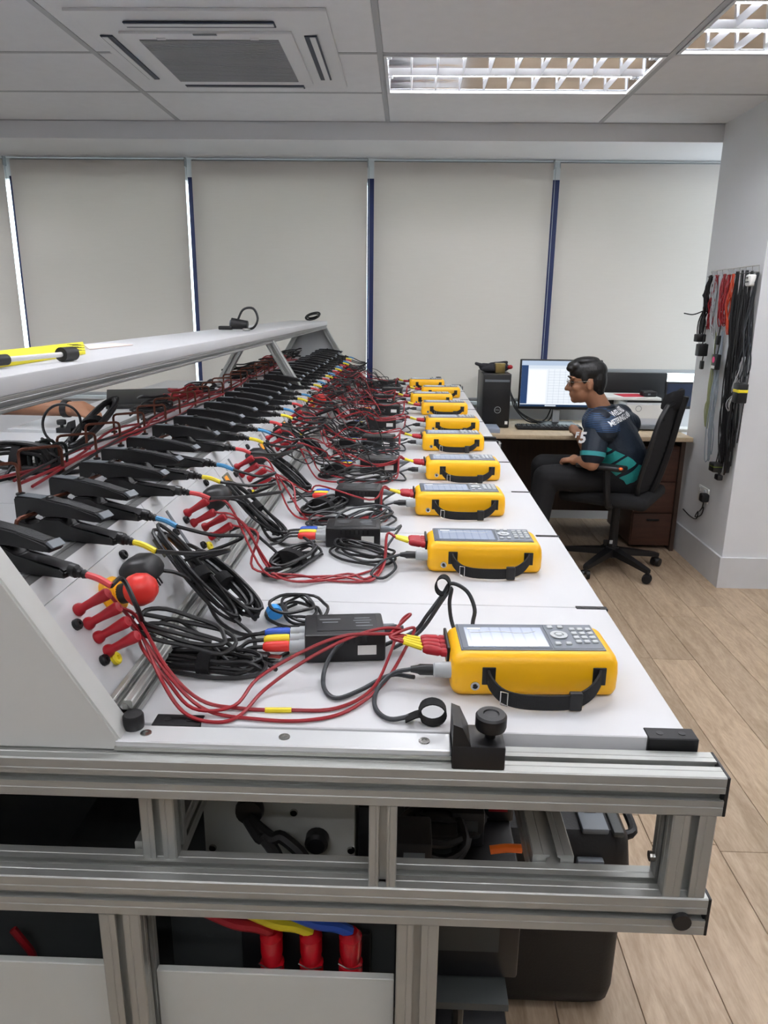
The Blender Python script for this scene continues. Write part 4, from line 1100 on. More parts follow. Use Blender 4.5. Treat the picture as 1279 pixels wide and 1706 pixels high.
obj('screen', MB().span((a3.x+.01, 4.8985, a3.z), (b3.x+.02, 4.901, b3.z-.006)), mat('dark_blue_screen', (34, 46, 72), .25), bs, ang=0)
obj('stand', MB().span(((a3.x+b3.x)/2-.03, 4.905, ZD+.0005), ((a3.x+b3.x)/2+.03, 4.92, a3.z), .003), BLACKP, bs)
for k, (px, py, w_, d_) in enumerate(((1132, 718, .16, .12), (1068, 712, .14, .10))):
    p = PZ(px, py, ZD)
    st = thing('paper_stack', (p.x, p.y, ZD), ['white papers on the desk by the column', 'pile of papers on the desk behind the backrest'][k], 'paper')
    for j in range(5): obj('sheet', MB().box((p.x+rg.uniform(-.008, .008), p.y+rg.uniform(-.008, .008), ZD+.002+.0045*j), (w_, d_, .0035), 0, 1, rotz(rg.uniform(-.12, .12))), PAPER, st, ang=0)

# ------------------------------------------------------------------ office chair
CF = Vector((-.86, .51, 0)).normalized(); CLF = Vector((-CF.y, CF.x, 0)); UPZ = Vector((0, 0, 1))
CH = Vector((1.25, 4.22, 0))
CHK = mat('chair_black_plastic', (18, 18, 20), .5); MESHM = mat('chair_mesh_fabric', (22, 22, 24), .9, bump=.6, bscale=400)
def cp(f, l, z): return CH+CF*f+CLF*l+UPZ*z
ch = thing('office_chair', CH, 'black ergonomic mesh office chair with ribbed back and headrest', 'chair')
ROT = Matrix((( CF.x, CLF.x, 0, 0), (CF.y, CLF.y, 0, 0), (0, 0, 1, 0), (0, 0, 0, 1)))
obj('seat', MB().box(cp(.03, 0, .465), (.50, .49, .07), .028, 3, ROT), MESHM, ch)
obj('seat_plate', MB().box(cp(0, 0, .415), (.26, .22, .03), .005, 2, ROT), CHK, ch)
obj('gas_column', MB().cyl(cp(0, 0, .10), cp(0, 0, .41), .028, .022), CHK, ch)
obj('hub', MB().cyl(cp(0, 0, .075), cp(0, 0, .135), .045, .036, 18), CHK, ch)
p = cp(-.02, .05, .30)
obj('brand_tag', MB().box(PY(1018, 903, 4.13), (.018, .004, .022), .001, 1), GREY_L, ch)
for k in range(5):
    a = math.radians(-62+72*k); d = Vector((math.cos(a), math.sin(a), 0)); e = CH+d*.29
    lgm = obj('base_leg', MB().loft([[CH+d*s+Vector((-d.y, d.x, 0))*w_*sx+UPZ*z for sx, z in ((-1, z0), (1, z0), (1, z1), (-1, z1))] for s, w_, z0, z1 in ((.03, .026, .085, .128), (.16, .022, .075, .108), (.285, .016, .062, .086), (.30, .012, .064, .082))]), CHK, ch)
    cs = obj('caster', MB().cyl(e+UPZ*.066, e+UPZ*.050, .012, .012, 10).box(e+UPZ*.044, (.030, .026, .030), .008, 2, rotz(a+.6)), CHK, ch)
    side = Vector((-math.sin(a+.6), math.cos(a+.6), 0))
    for s in (-1, 1): obj('wheel', MB().cyl(e+side*s*.008+UPZ*.0275, e+side*s*.026+UPZ*.0275, .027, .024, 18), CHK, cs)
# back: frame and ribs, leaning back and slightly curved
def bk(l, z):
    t = (z-.50)/.55
    f = -.165-.075*t-.04*math.sin(t*PI)*.5+.045*(abs(l)/.22)**2*.8-.03*(1-t)*0
    return cp(f-.035*t, l, z)
for s in (-1, 1): obj('back_frame', MB().tube([bk(s*.13, .47), bk(s*.205, .58), bk(s*.225, .75), bk(s*.21, .92), bk(s*.15, 1.01)], .014, 8, 4), CHK, ch)
obj('back_frame', MB().tube([bk(-.15, 1.01), bk(0, 1.03), bk(.15, 1.01)], .014, 8, 4), CHK, ch)
for k in range(15):
    z = .53+.032*k; w_ = .20 if .56 < z < .94 else .17
    obj('back_rib', MB().strip([bk(-w_, z), bk(-w_/2, z), bk(0, z), bk(w_/2, z), bk(w_, z)], (0, .0, 1), .031, .006, 2), MESHM, ch)
obj('lumbar_bar', MB().tube([cp(-.12, 0, .42), cp(-.19, 0, .50), cp(-.245, 0, .70), cp(-.29, 0, .95), cp(-.31, 0, 1.05)], .020, 8, 4), CHK, ch)
hr = Vector(PY(1108, 668, 4.02)); hz_ = hr.z
mb = MB(); rings = []
for k in range(9):
    l = -.14+.28*k/8; bow = .055*(l/.14)**2
    c_ = cp(-.285+bow, l, hz_); w_ = .055 if 0 < k < 8 else .04
    rings.append([c_+CF*(.012*math.cos(t))+UPZ*(w_*math.sin(t))-CF*.010*math.sin(t) for t in [2*PI*j/12 for j in range(12)]])
mb.loft(rings); obj('headrest', mb, MESHM, ch, ang=60)
for s in (-1, 1):
    obj('arm_post', MB().tube([cp(-.02, s*.22, .43), cp(-.02, s*.275, .46), cp(-.01, s*.285, .55), cp(0, s*.285, .655)], .020, 8, 3), CHK, ch)
    pad = obj('arm_pad', MB().box(cp(.03, s*.285, .668), (.27, .085, .028), .012, 3, ROT), CHK, ch)
    if s == 1: obj('orange_button', MB().ell(cp(-.085, s*.285+.040, .676), (.012, .010, .008)), mat('orange_plastic', (236, 104, 30), .4), pad)

# ------------------------------------------------------------------ person at the desk
SKIN = mat('skin', (158, 112, 84), .55, var=.08, vscale=18); HAIR = mat('black_hair', (14, 13, 14), .5, bump=.8, bscale=120, stretch=(1, 1, .4))
TROU = mat('black_trousers', (16, 16, 19), .85, var=.2, vscale=14, bump=.3, bscale=40)
pe = thing('person', (1.25, 4.22, .46), 'person in navy and teal jersey sitting sideways in the office chair', 'person')
hip = cp(-.015, 0, .575); chest = Vector(PY(1014, 712, 4.17)); neck = Vector(PY(1003, 676, 4.17)); hc = Vector(PY(977, 636, 4.16))
Fh = Vector((-1, .10, -.10)).normalized(); Lh = Vector((-.10, -1, 0)).normalized(); Uh = Fh.cross(Lh); Uh = Uh if Uh.z > 0 else -Uh
HM = Matrix(((Fh.x, Lh.x, Uh.x, 0), (Fh.y, Lh.y, Uh.y, 0), (Fh.z, Lh.z, Uh.z, 0), (0, 0, 0, 1)))
def hp_(f, l, u): return hc+Fh*f+Lh*l+Uh*u
shd = Vector((-.62, -.78, 0)).normalized()       # direction to the person's left shoulder
tf = Vector((shd.y, -shd.x, 0)); tf = tf if tf.dot(CF) > 0 else -tf
shL = chest+shd*.165+UPZ*.045; shR = chest-shd*.165+UPZ*.045
elL = Vector(PY(986, 772, 3.98)); haL = Vector(PY(948, 764, 4.10))
elR = shR+Vector((-.14, .10, -.24)); haR = Vector(PY(958, 714, 4.47))
knL, knR = Vector((.80, 4.10, .575)), Vector((.84, 4.42, .575))
hipL, hipR = hip+CLF*.09, hip-CLF*.09
anL, anR = Vector((.74, 4.06, .10)), Vector((.86, 4.50, .10))
mb = MB()
mb.ell(hp_(-.008, 0, .02), (.094, .074, .100), 20, HM); mb.ell(hp_(.030, 0, -.055), (.058, .056, .060), 16, HM); mb.ell(hp_(.062, 0, -.092), (.026, .030, .022), 12, HM)
mb.cone(hp_(.088, 0, .006), hp_(.108, 0, -.030), .008, .0135, 10); mb.ell(hp_(.088, 0, -.036), (.014, .018, .010), 10, HM)
mb.ell(hp_(.084, 0, -.060), (.013, .024, .0075), 10, HM); mb.ell(hp_(.081, 0, -.072), (.012, .021, .008), 10, HM)
mb.ell(hp_(.074, 0, .030), (.020, .055, .012), 12, HM)
for s in (-1, 1):
    mb.ell(hp_(-.008, s*.076, -.012), (.018, .009, .031), 12, HM); mb.ell(hp_(.055, s*.040, -.025), (.03, .022, .025), 10, HM)
mb.cone(hp_(-.025, 0, -.05), neck-UPZ*.03, .054, .060, 14)
mb.cone(neck-UPZ*.05, chest, .055, .095, 14); mb.cone(chest, hip, .10, .11, 14)
for a, b_, e, h_ in ((shL, shL, elL, haL), (shR, shR, elR, haR)):
    mb.cone(a, e, .050, .042); 
    w2 = h_+(e-h_).normalized()*.075; mb.cone(e, w2, .041, .028)
    d = (h_-w2).normalized(); sdv = d.cross(UPZ).normalized()
    mb.ell(h_-d*.035, (.030, .030, .030), 12)
    for k in range(4):      # four fingers curled over, thumb to the side
        o_ = sdv*(-.026+.0175*k)
        ln = (.8, 1, .95, .75)[k]
        q1 = h_+d*.002+o_; q2 = q1+d*.030*ln-UPZ*.008; q3 = q2+d*.010-UPZ*.024*ln; q4 = q3-d*.014-UPZ*.010
        mb.cone(h_-d*.03+o_*.8, q1, .0115, .0100, 8); mb.cone(q1, q2, .0098, .0090, 8); mb.cone(q2, q3, .0090, .0082, 8); mb.cone(q3, q4, .0082, .0072, 8)
    tb_ = h_-d*.035-sdv*.026
    mb.cone(tb_, tb_+d*.026-sdv*.014-UPZ*.008, .0125, .0105, 8); mb.cone(tb_+d*.026-sdv*.014-UPZ*.008, tb_+d*.048-sdv*.008-UPZ*.016, .0105, .0085, 8)
for a, k_, n_ in ((hipL, knL, anL), (hipR, knR, anR)):
    mb.cone(a, k_, .08, .055); mb.cone(k_, n_, .052, .035)
obj('body', fuse(mb, .0055, 3, .5), SKIN, pe, ang=80)
mb = MB()
mb.ell(hp_(-.012, 0, .056), (.104, .084, .072), 18, HM); mb.ell(hp_(-.052, 0, .010), (.062, .079, .085), 16, HM); mb.ell(hp_(.058, 0, .092), (.045, .062, .030), 14, HM)
mb.ell(hp_(.086, .018, .082), (.024, .040, .020), 12, HM); mb.ell(hp_(-.060, 0, -.050), (.040, .055, .040), 12, HM); mb.ell(hp_(.0, 0, .115), (.075, .065, .024), 14, HM)
for s in (-1, 1): mb.ell(hp_(.018, s*.074, .030), (.020, .010, .034), 10, HM)
obj('hair', fuse(mb, .005, 3), HAIR, pe, ang=80)
for s in (-1, 1):
    obj('eye', MB().ell(hp_(.0785, s*.032, .006), (.011, .0125, .0085), 10, HM), mat('dark_eye', (40, 30, 26), .25), pe)
    obj('eyebrow', MB().ell(hp_(.090, s*.034, .033), (.008, .024, .0045), 10, HM), HAIR, pe)
gs = None
for s in (-1, 1):
    g = obj('spectacle_rim' if True else '', MB().tube([hp_(.098, s*.034+.023*math.cos(t), .003+.019*math.sin(t)) for t in [2*PI*k/14 for k in range(14)]], .0013, 6, 1, closed=True), STEEL, pe)
    obj('spectacle_arm', MB().tube([hp_(.096, s*.057, .008), hp_(.050, s*.080, .010), hp_(-.008, s*.084, .010)], .0014, 6, 3), STEEL, pe)
obj('spectacle_bridge', MB().tube([hp_(.098, -.011, .006), hp_(.108, 0, .010), hp_(.098, .011, .006)], .0013, 6, 2), STEEL, pe)
# jersey
JER = bpy.data.materials.new('jersey_navy_teal'); JER.use_nodes = True
nt = JER.node_tree; b = nt.nodes['Principled BSDF']; b.inputs['Roughness'].default_value = .6
tc = nt.nodes.new('ShaderNodeTexCoord')
sx = nt.nodes.new('ShaderNodeSeparateXYZ'); nt.links.new(tc.outputs['Object'], sx.inputs[0])
nz = nt.nodes.new('ShaderNodeTexNoise'); nz.inputs['Scale'].default_value = 5; nz.inputs['Detail'].default_value = 1; nt.links.new(tc.outputs['Object'], nz.inputs['Vector'])
def mth(op, a=None, b_=None, va=None, vb=None):
    n = nt.nodes.new('ShaderNodeMath'); n.operation = op
    if a is not None: nt.links.new(a, n.inputs[0])
    elif va is not None: n.inputs[0].default_value = va
    if b_ is not None: nt.links.new(b_, n.inputs[1])
    elif vb is not None: n.inputs[1].default_value = vb
    return n.outputs[0]
h1 = mth('MULTIPLY_ADD', sx.outputs[0]); h1.node.inputs[1].default_value = .55; nt.links.new(sx.outputs[2], h1.node.inputs[2])      # z + .55 x
h2 = mth('MULTIPLY_ADD', nz.outputs['Fac']); h2.node.inputs[1].default_value = .10; nt.links.new(h1, h2.node.inputs[2])
teal = mth('LESS_THAN', h2, vb=.29)
w1 = mth('MULTIPLY_ADD', sx.outputs[0]); w1.node.inputs[1].default_value = -.9; nt.links.new(sx.outputs[2], w1.node.inputs[2])
w2 = mth('MULTIPLY_ADD', nz.outputs['Fac']); w2.node.inputs[1].default_value = .12; nt.links.new(w1, w2.node.inputs[2])
w3 = mth('SINE', mth('MULTIPLY', w2, vb=58.0)); band = mth('GREATER_THAN', w3, vb=.78)
teal2 = mth('MULTIPLY', teal, mth('SUBTRACT', None, band, va=1.0))
ln1 = mth('SINE', mth('MULTIPLY', sx.outputs[2], vb=700)); ln2 = mth('MULTIPLY', mth('GREATER_THAN', ln1, vb=.2), mth('GREATER_THAN', sx.outputs[2], vb=.40)); ln3 = mth('MULTIPLY', ln2, mth('LESS_THAN', mth('ADD', sx.outputs[0], sx.outputs[1]), vb=-.28))
m1 = nt.nodes.new('ShaderNodeMix'); m1.data_type = 'RGBA'; m1.inputs[6].default_value = lin((19, 31, 45)); m1.inputs[7].default_value = lin((44, 160, 156)); nt.links.new(teal2, m1.inputs[0])
m2 = nt.nodes.new('ShaderNodeMix'); m2.data_type = 'RGBA'; m2.inputs[7].default_value = lin((44, 78, 120)); nt.links.new(m1.outputs[2], m2.inputs[6]); nt.links.new(ln3, m2.inputs[0])
nt.links.new(m2.outputs[2], b.inputs['Base Color'])
n3 = nt.nodes.new('ShaderNodeTexNoise'); n3.inputs['Scale'].default_value = 14; n3.inputs['Distortion'].default_value = 1.5; nt.links.new(tc.outputs['Object'], n3.inputs['Vector'])
bp = nt.nodes.new('ShaderNodeBump'); bp.inputs['Strength'].default_value = .6; bp.inputs['Distance'].default_value = .012; nt.links.new(n3.outputs['Fac'], bp.inputs['Height']); nt.links.new(bp.outputs[0], b.inputs['Normal'])
mb = MB(); rings = []
for t, wl, wf, up_ in ((0, .175, .135, -.035), (.12, .178, .140, 0), (.35, .176, .138, 0), (.6, .186, .136, 0), (.85, .196, .134, 0), (1.05, .198, .130, 0), (1.2, .180, .118, 0), (1.30, .130, .098, 0), (1.40, .085, .080, 0)):
    c_ = hip.lerp(chest, t)+UPZ*up_; mixl = (CLF*(1-min(t, 1))+shd*min(t, 1)).normalized(); mf = Vector((mixl.y, -mixl.x, 0)); 
    bend = -tf*.035*math.sin(min(1, t)*PI)
    rings.append([c_+bend+mixl*(wl*math.cos(a))+mf*(wf*math.sin(a)) for a in [2*PI*k/24 for k in range(24)]])
mb.loft(rings)
slL = shL.lerp(elL, .78); slR = shR.lerp(elR, .78)
mb.ell(shL-shd*.03, (.075, .075, .07)); mb.ell(shR+shd*.03, (.075, .075, .07))
for s_ in (shL, shR): mb.cone(neck-UPZ*.045-tf*.01, s_-UPZ*.005, .064, .070); mb.cone(neck-UPZ*.06-tf*.06, s_-UPZ*.04-tf*.05, .060, .070)
jb = fuse(mb, .007, 14, .6)
bvh = BVHTree.FromBMesh(jb.bm)
je = obj('jersey', jb, JER, pe, ang=80)
JSL = mat('navy_sleeve_cloth', (20, 32, 47), .6, var=.25, vscale=9, bump=.3, bscale=26)
slv = fuse(MB().cone(shL-shd*.025, slL, .076, .066, 16), .006, 3)
bvs = BVHTree.FromBMesh(slv.bm); obj('sleeve', slv, JSL, pe, ang=80)
obj('sleeve', fuse(MB().cone(shR+shd*.025, slR, .076, .066, 16), .006, 3), JSL, pe, ang=80)
obj('sleeve_band', MB().cyl(slL+(elL-slL).normalized()*-.012, slL+(elL-slL).normalized()*.012, .0705, .068, 20), mat('teal_cloth', (54, 152, 154), .6), pe)
obj('collar', MB().tube([neck-UPZ*.022+shd*(.068*math.cos(a))+tf*(.062*math.sin(a))+UPZ*.022*(-math.sin(a)) for a in [2*PI*k/16 for k in range(16)]], .011, 8, 1, closed=True), mat('navy_cloth', (17, 27, 40), .7), pe)
LETT = mat('white_print', (232, 234, 236), .6)
def print_on(name, txt, size, px, py, y, tdir, shear=0, bold=0, bvh=bvh, upd=UPZ):
    p = PY(px, py, y); d = (p-C0).normalized()
    right = Vector(tdir).normalized(); upv = (upd-right*upd.dot(right)).normalized(); 
    mb = text_bm(txt, size, shear, bold)
    bmesh.ops.triangulate(mb.bm, faces=mb.bm.faces[:]); bmesh.ops.subdivide_edges(mb.bm, edges=[e for e in mb.bm.edges if e.calc_length() > .008], cuts=1)
    hit0 = bvh.ray_cast(C0, d)[0] or p
    nrm = right.cross(upv)*(-1)
    if nrm.dot(d) < 0: nrm = -nrm
    for v in mb.bm.verts:
        q = hit0+right*v.co.x+upv*v.co.y
        h = bvh.ray_cast(q-nrm*.2, nrm, .4)
        v.co = (h[0]-nrm*.0022) if h[0] is not None else q
    return obj(name, mb, LETT, pe, ang=0)
rd = -shd+UPZ*.12; spd = (neck-hip).normalized()
print_on('back_print', 'WELLNESS', .040, 1032, 685, 4.05, rd, .2, .0012, bvh, spd)
print_on('back_print', 'METERING LAB', .040, 1034, 698, 4.05, rd, .2, .0012, bvh, spd)
print_on('sleeve_print', '5', .080, 970, 730, 3.9, -shd*.2+Vector((1, 0, 0))*.9, .15, .003, bvs)
print_on('sleeve_print', 'F', .04, 961, 725, 3.9, -shd*.2+Vector((1, 0, 0))*.9, .15, .002, bvs)
# trousers and shoes
mb = MB(); mb.ell(hip-UPZ*.03, (.17, .17, .10), 18)
for a, k_, n_ in ((hipL, knL, anL), (hipR, knR, anR)): mb.cone(a, k_, .098, .074, 14); mb.cone(k_, n_, .072, .058, 14)
obj('trousers', fuse(mb, .008, 5), TROU, pe, ang=80)
for n_ in (anL, anR):
    c_ = Vector((n_.x-.06, n_.y, .045))
    obj('shoe', fuse(MB().ell(c_, (.12, .046, .036)).ell((n_.x+.01, n_.y, .06), (.05, .044, .05)).box((n_.x-.055, n_.y, .012), (.22, .08, .022), .008), .006, 2), BLACKP, pe, ang=80)

# ------------------------------------------------------------------ cables hanging on the column
rw = random.Random(31)
XW = XCOL-.012
def pw(px, py, off=.02): return PX(px, py, XCOL-off)
rk_ = thing('wire_rack', pw(1224, 452), 'narrow wire hanging rack on the white column', 'rack')
ra, rb_ = pw(1186, 452, .012), pw(1265, 442, .012); rc_, rd_ = pw(1187, 461, .012), pw(1265, 453, .012)
obj('top_rail', MB().tube([ra, rb_], .0028, 6, 1), STEEL, rk_); obj('bottom_rail', MB().tube([rc_, rd_], .0028, 6, 1), STEEL, rk_)
for k in range(9):
    t = k/8; obj('rung', MB().tube([ra.lerp(rb_, t), rc_.lerp(rd_, t), rc_.lerp(rd_, t)+Vector((-.03, 0, 0))], .0018, 5, 1), STEEL, rk_)
obj('bracket', MB().tube([ra+Vector((.012, 0, 0)), ra], .003, 6, 1), STEEL, rk_)
GRYC = mat('pale_grey_cable', (176, 178, 180), .5); GRN = mat('yellow_green_wire', (150, 156, 112), .5); BLG = mat('blue_grey_wire', (150, 160, 168), .5); ORG = mat('orange_red_wire', (196, 66, 30), .5)
HK = [((1253, 462), (1222, 742), CABLE_K, 6, 'black', 'rightmost thick'), ((1245, 462), (1213, 790), CABLE_K, 7, 'black', 'longest'), ((1237, 462), (1203, 786), CABLE_K, 7, 'black', 'middle long'), ((1230, 463), (1207, 760), CABLE_K, 6, 'black', 'inner long'),
      ((1262, 462), (1240, 640), CABLE_G, 4, 'dark grey', 'outermost'), ((1223, 462), (1217, 560), ORG, 6, 'orange red', 'short bright'), ((1216, 462), (1210, 545), RED_C, 6, 'dark red', 'short middle'), ((1208, 462), (1206, 545), RED_C, 5, 'dark red', 'short inner'),
      ((1196, 463), (1182, 548), RED_C, 4, 'dark red', 'leftmost short'), ((1202, 462), (1192, 640), GRYC, 5, 'pale grey', 'long middle'), ((1192, 463), (1190, 560), GRYC, 4, 'pale grey', 'short left'), ((1186, 464), (1170, 560), CABLE_K, 5, 'black', 'leftmost thin'),
      ((1184, 464), (1182, 520), CABLE_K, 5, 'black', 'shortest left'), ((1196, 560), (1179, 712), GRN, 6, 'yellow green', 'frayed lower'), ((1205, 560), (1184, 765), BLG, 5, 'blue grey', 'thin lower'), ((1240, 600), (1219, 690), GRYC, 3, 'pale grey', 'lower right')]
for k, (a, b_, m_, n, cn, nm) in enumerate(HK):
    n += 4
    off = .014+.004*(k % 4)
    A, B_ = pw(*a, off), pw(*b_, off); P = []
    for s in range(n):
        dv = [Vector((rw.uniform(-.032, .004), rw.uniform(-.034, .034), 0)) for _ in range(4)]
        e1, e2 = A+dv[0]*.6, B_+dv[2]*.8+UPZ*rw.uniform(-.03, .30)*(B_-A).length*.5
        sg = [e1*1.0+Vector((0, 0, .008))-dv[0]*.3, A.lerp(B_, .22)+dv[1]*.7, A.lerp(B_, .5)+dv[3], A.lerp(B_, .75)+dv[2], e2]
        P += sg if s % 2 == 0 else sg[::-1]
    for p in P: p.x = min(p.x, XCOL-.006)
    tag(obj('hanging_cable', MB().tube(P, .0038 if m_ in (CABLE_K, CABLE_G) else .0030, 6, 3), m_), '%s hank of %s cable hanging on the white column' % (nm, cn), 'cable', 'cable hanks on the column rack')
BR = [((1166, 563), (.055, .05, .045), 'black plug hanging leftmost on the column', None), ((1169, 583), (.055, .055, .07), 'larger black power brick below the leftmost plug on the column', None), ((1169, 608), (.02, .03, .05), 'small black plug end low on the left of the hanging cables', None),
      ((1193, 603), (.03, .06, .085), 'black power brick with a pink dot on the column', 'pink'), ((1233, 655), (.05, .07, .10), 'black power brick with a yellow band on the column', 'yellow'), ((1192, 778), (.05, .07, .05), 'black plug cluster at the bottom end of the hanging cables', 'green'), ((1196, 517+50), (.02, .03, .05), 'small dark plug in the middle of the hanging cables', None), ((1197, 795), (.03, .05, .03), 'lowest small black plug of the hanging cables', None)]
PINK = mat('pink_dot', (240, 60, 130), .5)
for (px, py), d, lb, ex in BR:
    p = pw(px, py, .004+d[0]/2+.028); t = thing('power_brick', p-UPZ*d[2]/2, lb, 'power adapter', 'power bricks on the column')
    obj('body', MB().box(p, d, .006, 2), BLACKP, t); obj('lead', MB().tube([p+UPZ*d[2]/2, p+UPZ*(d[2]/2+.04)+Vector((.006, .004, 0)), p+UPZ*(d[2]/2+.10)+Vector((.012, .012, 0))], .003, 6, 3), CABLE_K, t)
    f = p+Vector((-d[0]/2-.0008, 0, 0)); g = p+Vector((0, -d[1]/2-.0006, 0))
    if ex == 'pink':
        obj('pink_dot', MB().cyl(f+UPZ*.012, f+UPZ*.012+Vector((-.001, 0, 0)), .017, n=18), PINK, t); obj('label', MB().box(f-UPZ*.028, (.001, .045, .016)), PAPER, t, ang=0)
    if ex == 'yellow': obj('yellow_band', MB().box(p+UPZ*.012, (d[0]+.002, d[1]+.002, .022), .006), YEL_S, t)
    if ex == 'green': obj('green_band', MB().box(p+UPZ*.006, (d[0]+.002, d[1]+.002, .010), .006), mat('olive_band', (120, 140, 40), .5), t)
p = pw(1251, 467, .035); t = thing('white_charger', p, 'white plug adapter hanging at the right end of the wire rack', 'power adapter')
obj('body', MB().box(p, (.035, .06, .058), .010, 3), PAPER, t)
for dy, dz in ((-.012, -.008), (.012, -.008), (0, .012)): obj('pin', MB().box(p+Vector((-.0205, dy, dz)), (.008, .010, .006)), BLACKP, t, ang=0)
tag(obj('stray_cable', MB().tube([pw(1186, 512, .02), PX(1172, 518, XCOL-.05), PX(1155, 524, XCOL-.09), PX(1140, 522, XCOL-.12)], .0035, 6, 5), CABLE_K), 'stiff black cable sticking out to the left of the hanging cables', 'cable')
tag(obj('stray_cable', MB().tube([pw(1258, 470, .03), pw(1250, 600, .012), pw(1245, 640, .010), pw(1236, 690, .010), pw(1228, 738, .010)], .0026, 6, 5), CABLE_K), 'single thin black cable hanging lowest at the right on the column', 'cable')
# socket and plug low on the column
p = pw(1172, 823, .004); t = thing('wall_socket', p-UPZ*.04, 'white double wall socket low on the white column', 'socket')
obj('plate', MB().box(p, (.009, .145, .086), .003, 2), PAPER, t); obj('switch', MB().box(p+Vector((-.006, .04, .022)), (.005, .014, .02), .001, 1), WHITE2, t); obj('switch', MB().box(p+Vector((-.006, -.03, .022)), (.005, .014, .02), .001, 1), WHITE2, t)
p2 = pw(1173, 829, .030); t = thing('wall_plug', p2-UPZ*.02, 'black plug with curled cord in the wall socket', 'plug')
obj('body', MB().box(p2, (.045, .05, .05), .010, 3), BLACKP, t)
obj('cord', MB().tube([p2-UPZ*.02, pw(1170, 845, .03), pw(1165, 852, .012), pw(1172, 845, .02), pw(1168, 858, .02), pw(1158, 861, .012), pw(1163, 852, .02), pw(1160, 864, .02), pw(1150, 860, .010), pw(1138, 848, .008)], .0035, 6, 5), CABLE_K, t)
# ------------------------------------------------------------------ inside the bench frame
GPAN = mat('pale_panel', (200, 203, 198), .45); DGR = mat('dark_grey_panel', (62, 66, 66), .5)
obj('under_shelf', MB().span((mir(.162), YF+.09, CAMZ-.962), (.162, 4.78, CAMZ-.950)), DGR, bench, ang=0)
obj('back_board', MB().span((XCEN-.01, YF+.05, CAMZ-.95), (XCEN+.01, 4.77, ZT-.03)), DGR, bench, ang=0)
zp = PY(440, 1617, .742).z
for xa, xb in ((-.305, -.001), (mir(.0), -.357)):
    obj('front_panel', MB().span((xa, .736, .06), (xb, .746, zp if xa > -.4 else zp+.006), .001, 1), GPAN, bench)
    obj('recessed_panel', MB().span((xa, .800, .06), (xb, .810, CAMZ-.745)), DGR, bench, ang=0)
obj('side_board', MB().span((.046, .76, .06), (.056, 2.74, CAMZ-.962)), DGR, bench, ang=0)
# socket plate with three red plugs
a, b_ = PY(405, 1618, .790), PY(618, 1556, .790)
sp = thing('socket_plate', ((a.x+b_.x)/2, .795, zp), 'black plate with three red plugs behind the lower front panel', 'sockets')
obj('plate', MB().span((a.x, .789, a.z-.03), (b_.x, .7995, b_.z), .004), BLACKP, sp)
for k, (px, m_) in enumerate(((455, RED_C), (520, YEL_S), (585, BLU_S))):
    p = PY(px, 1580, .775); B = T(p.x, .788, p.z-.02) @ align((0, -.55, .83))
    pl = obj('plug', MB().lathe([(.016, -.012), (.016, .008), (.013, .012), (.015, .030), (.015, .050), (.009, .058)], 18, T(p.x, .768, p.z-.022)), mat('glossy_red_plug', (186, 16, 30), .2), sp)
    obj('wire_clip', MB().tube([(p.x-.015, .755, p.z-.004), (p.x, .751, p.z-.008), (p.x+.015, .755, p.z-.008)], .0012, 5, 3), STEEL, pl)
    e = Vector((p.x, .768, p.z+.034))
    obj('lead', MB().tube([e, e+Vector((-.018, -.004, .012)), e+Vector((-.045, -.006, .018)), e+Vector((-.085, .0, .030))], .0075, 8, 4), m_ if k else RED_P, pl)
tag(obj('red_wire', MB().tube([PY(22, 1548, .78), PY(40, 1570, .78), PY(52, 1585, .785), PY(58, 1600, .79)], .005, 6, 4), RED_C), 'red wire behind the lower left front panel', 'wire')
# grey equipment box with black hoses on the under shelf
SHZ = CAMZ-.950
EY = .90
a, b_ = PY(343, 1430, EY), PY(592, 1336, EY)
eq = thing('equipment_box', ((a.x+b_.x)/2, 1.0, SHZ), 'pale grey instrument box with black hoses on the shelf below the table', 'instrument')
obj('housing', MB().span((a.x, EY, SHZ+.0005), (b_.x, 1.15, b_.z+.01), .004), GPAN, eq)
for px, py in ((490, 1353), (355, 1412), (585, 1416)):
    p = PY(px, py, EY); obj('screw', MB().lathe([(.006, 0), (.005, .003), (0, .003)], 12, T(p.x, EY, p.z) @ align((0, -1, 0))), STEEL, eq)
p = PY(415, 1354, EY-.015)
obj('hose_knob', MB().lathe([(.019, 0), (.021, .008), (.019, .016), (0, .018)], 18, T(p.x, EY-.001, p.z) @ align((0, -1, 0))), BLACKP, eq)
for k, (px, py) in enumerate(((462, 1428), (506, 1428))):
    obj('hose', MB().tube([p+Vector((0, -.006, -.006)), p+Vector((.02+.015*k, -.025, -.02)), PY(440+30*k, 1395, EY-.04), PY(px, py, EY-.05), PY(px, py+30, EY-.045)], .009, 8, 5), CABLE_K, eq)
p = PY(528, 1402, EY-.01); obj('round_knob', MB().lathe([(.017, 0), (.017, .015), (.013, .020), (0, .021)], 18, T(p.x, EY-.001, p.z) @ align((0, -1, 0))), BLACKP, eq)
tag(obj('connector_block', MB().span((b_.x+.004, .90, SHZ+.0005), (b_.x+.03, .96, PY(600, 1345, .90).z), .004), BLACKP), 'black connector block right of the grey instrument box', 'connector')
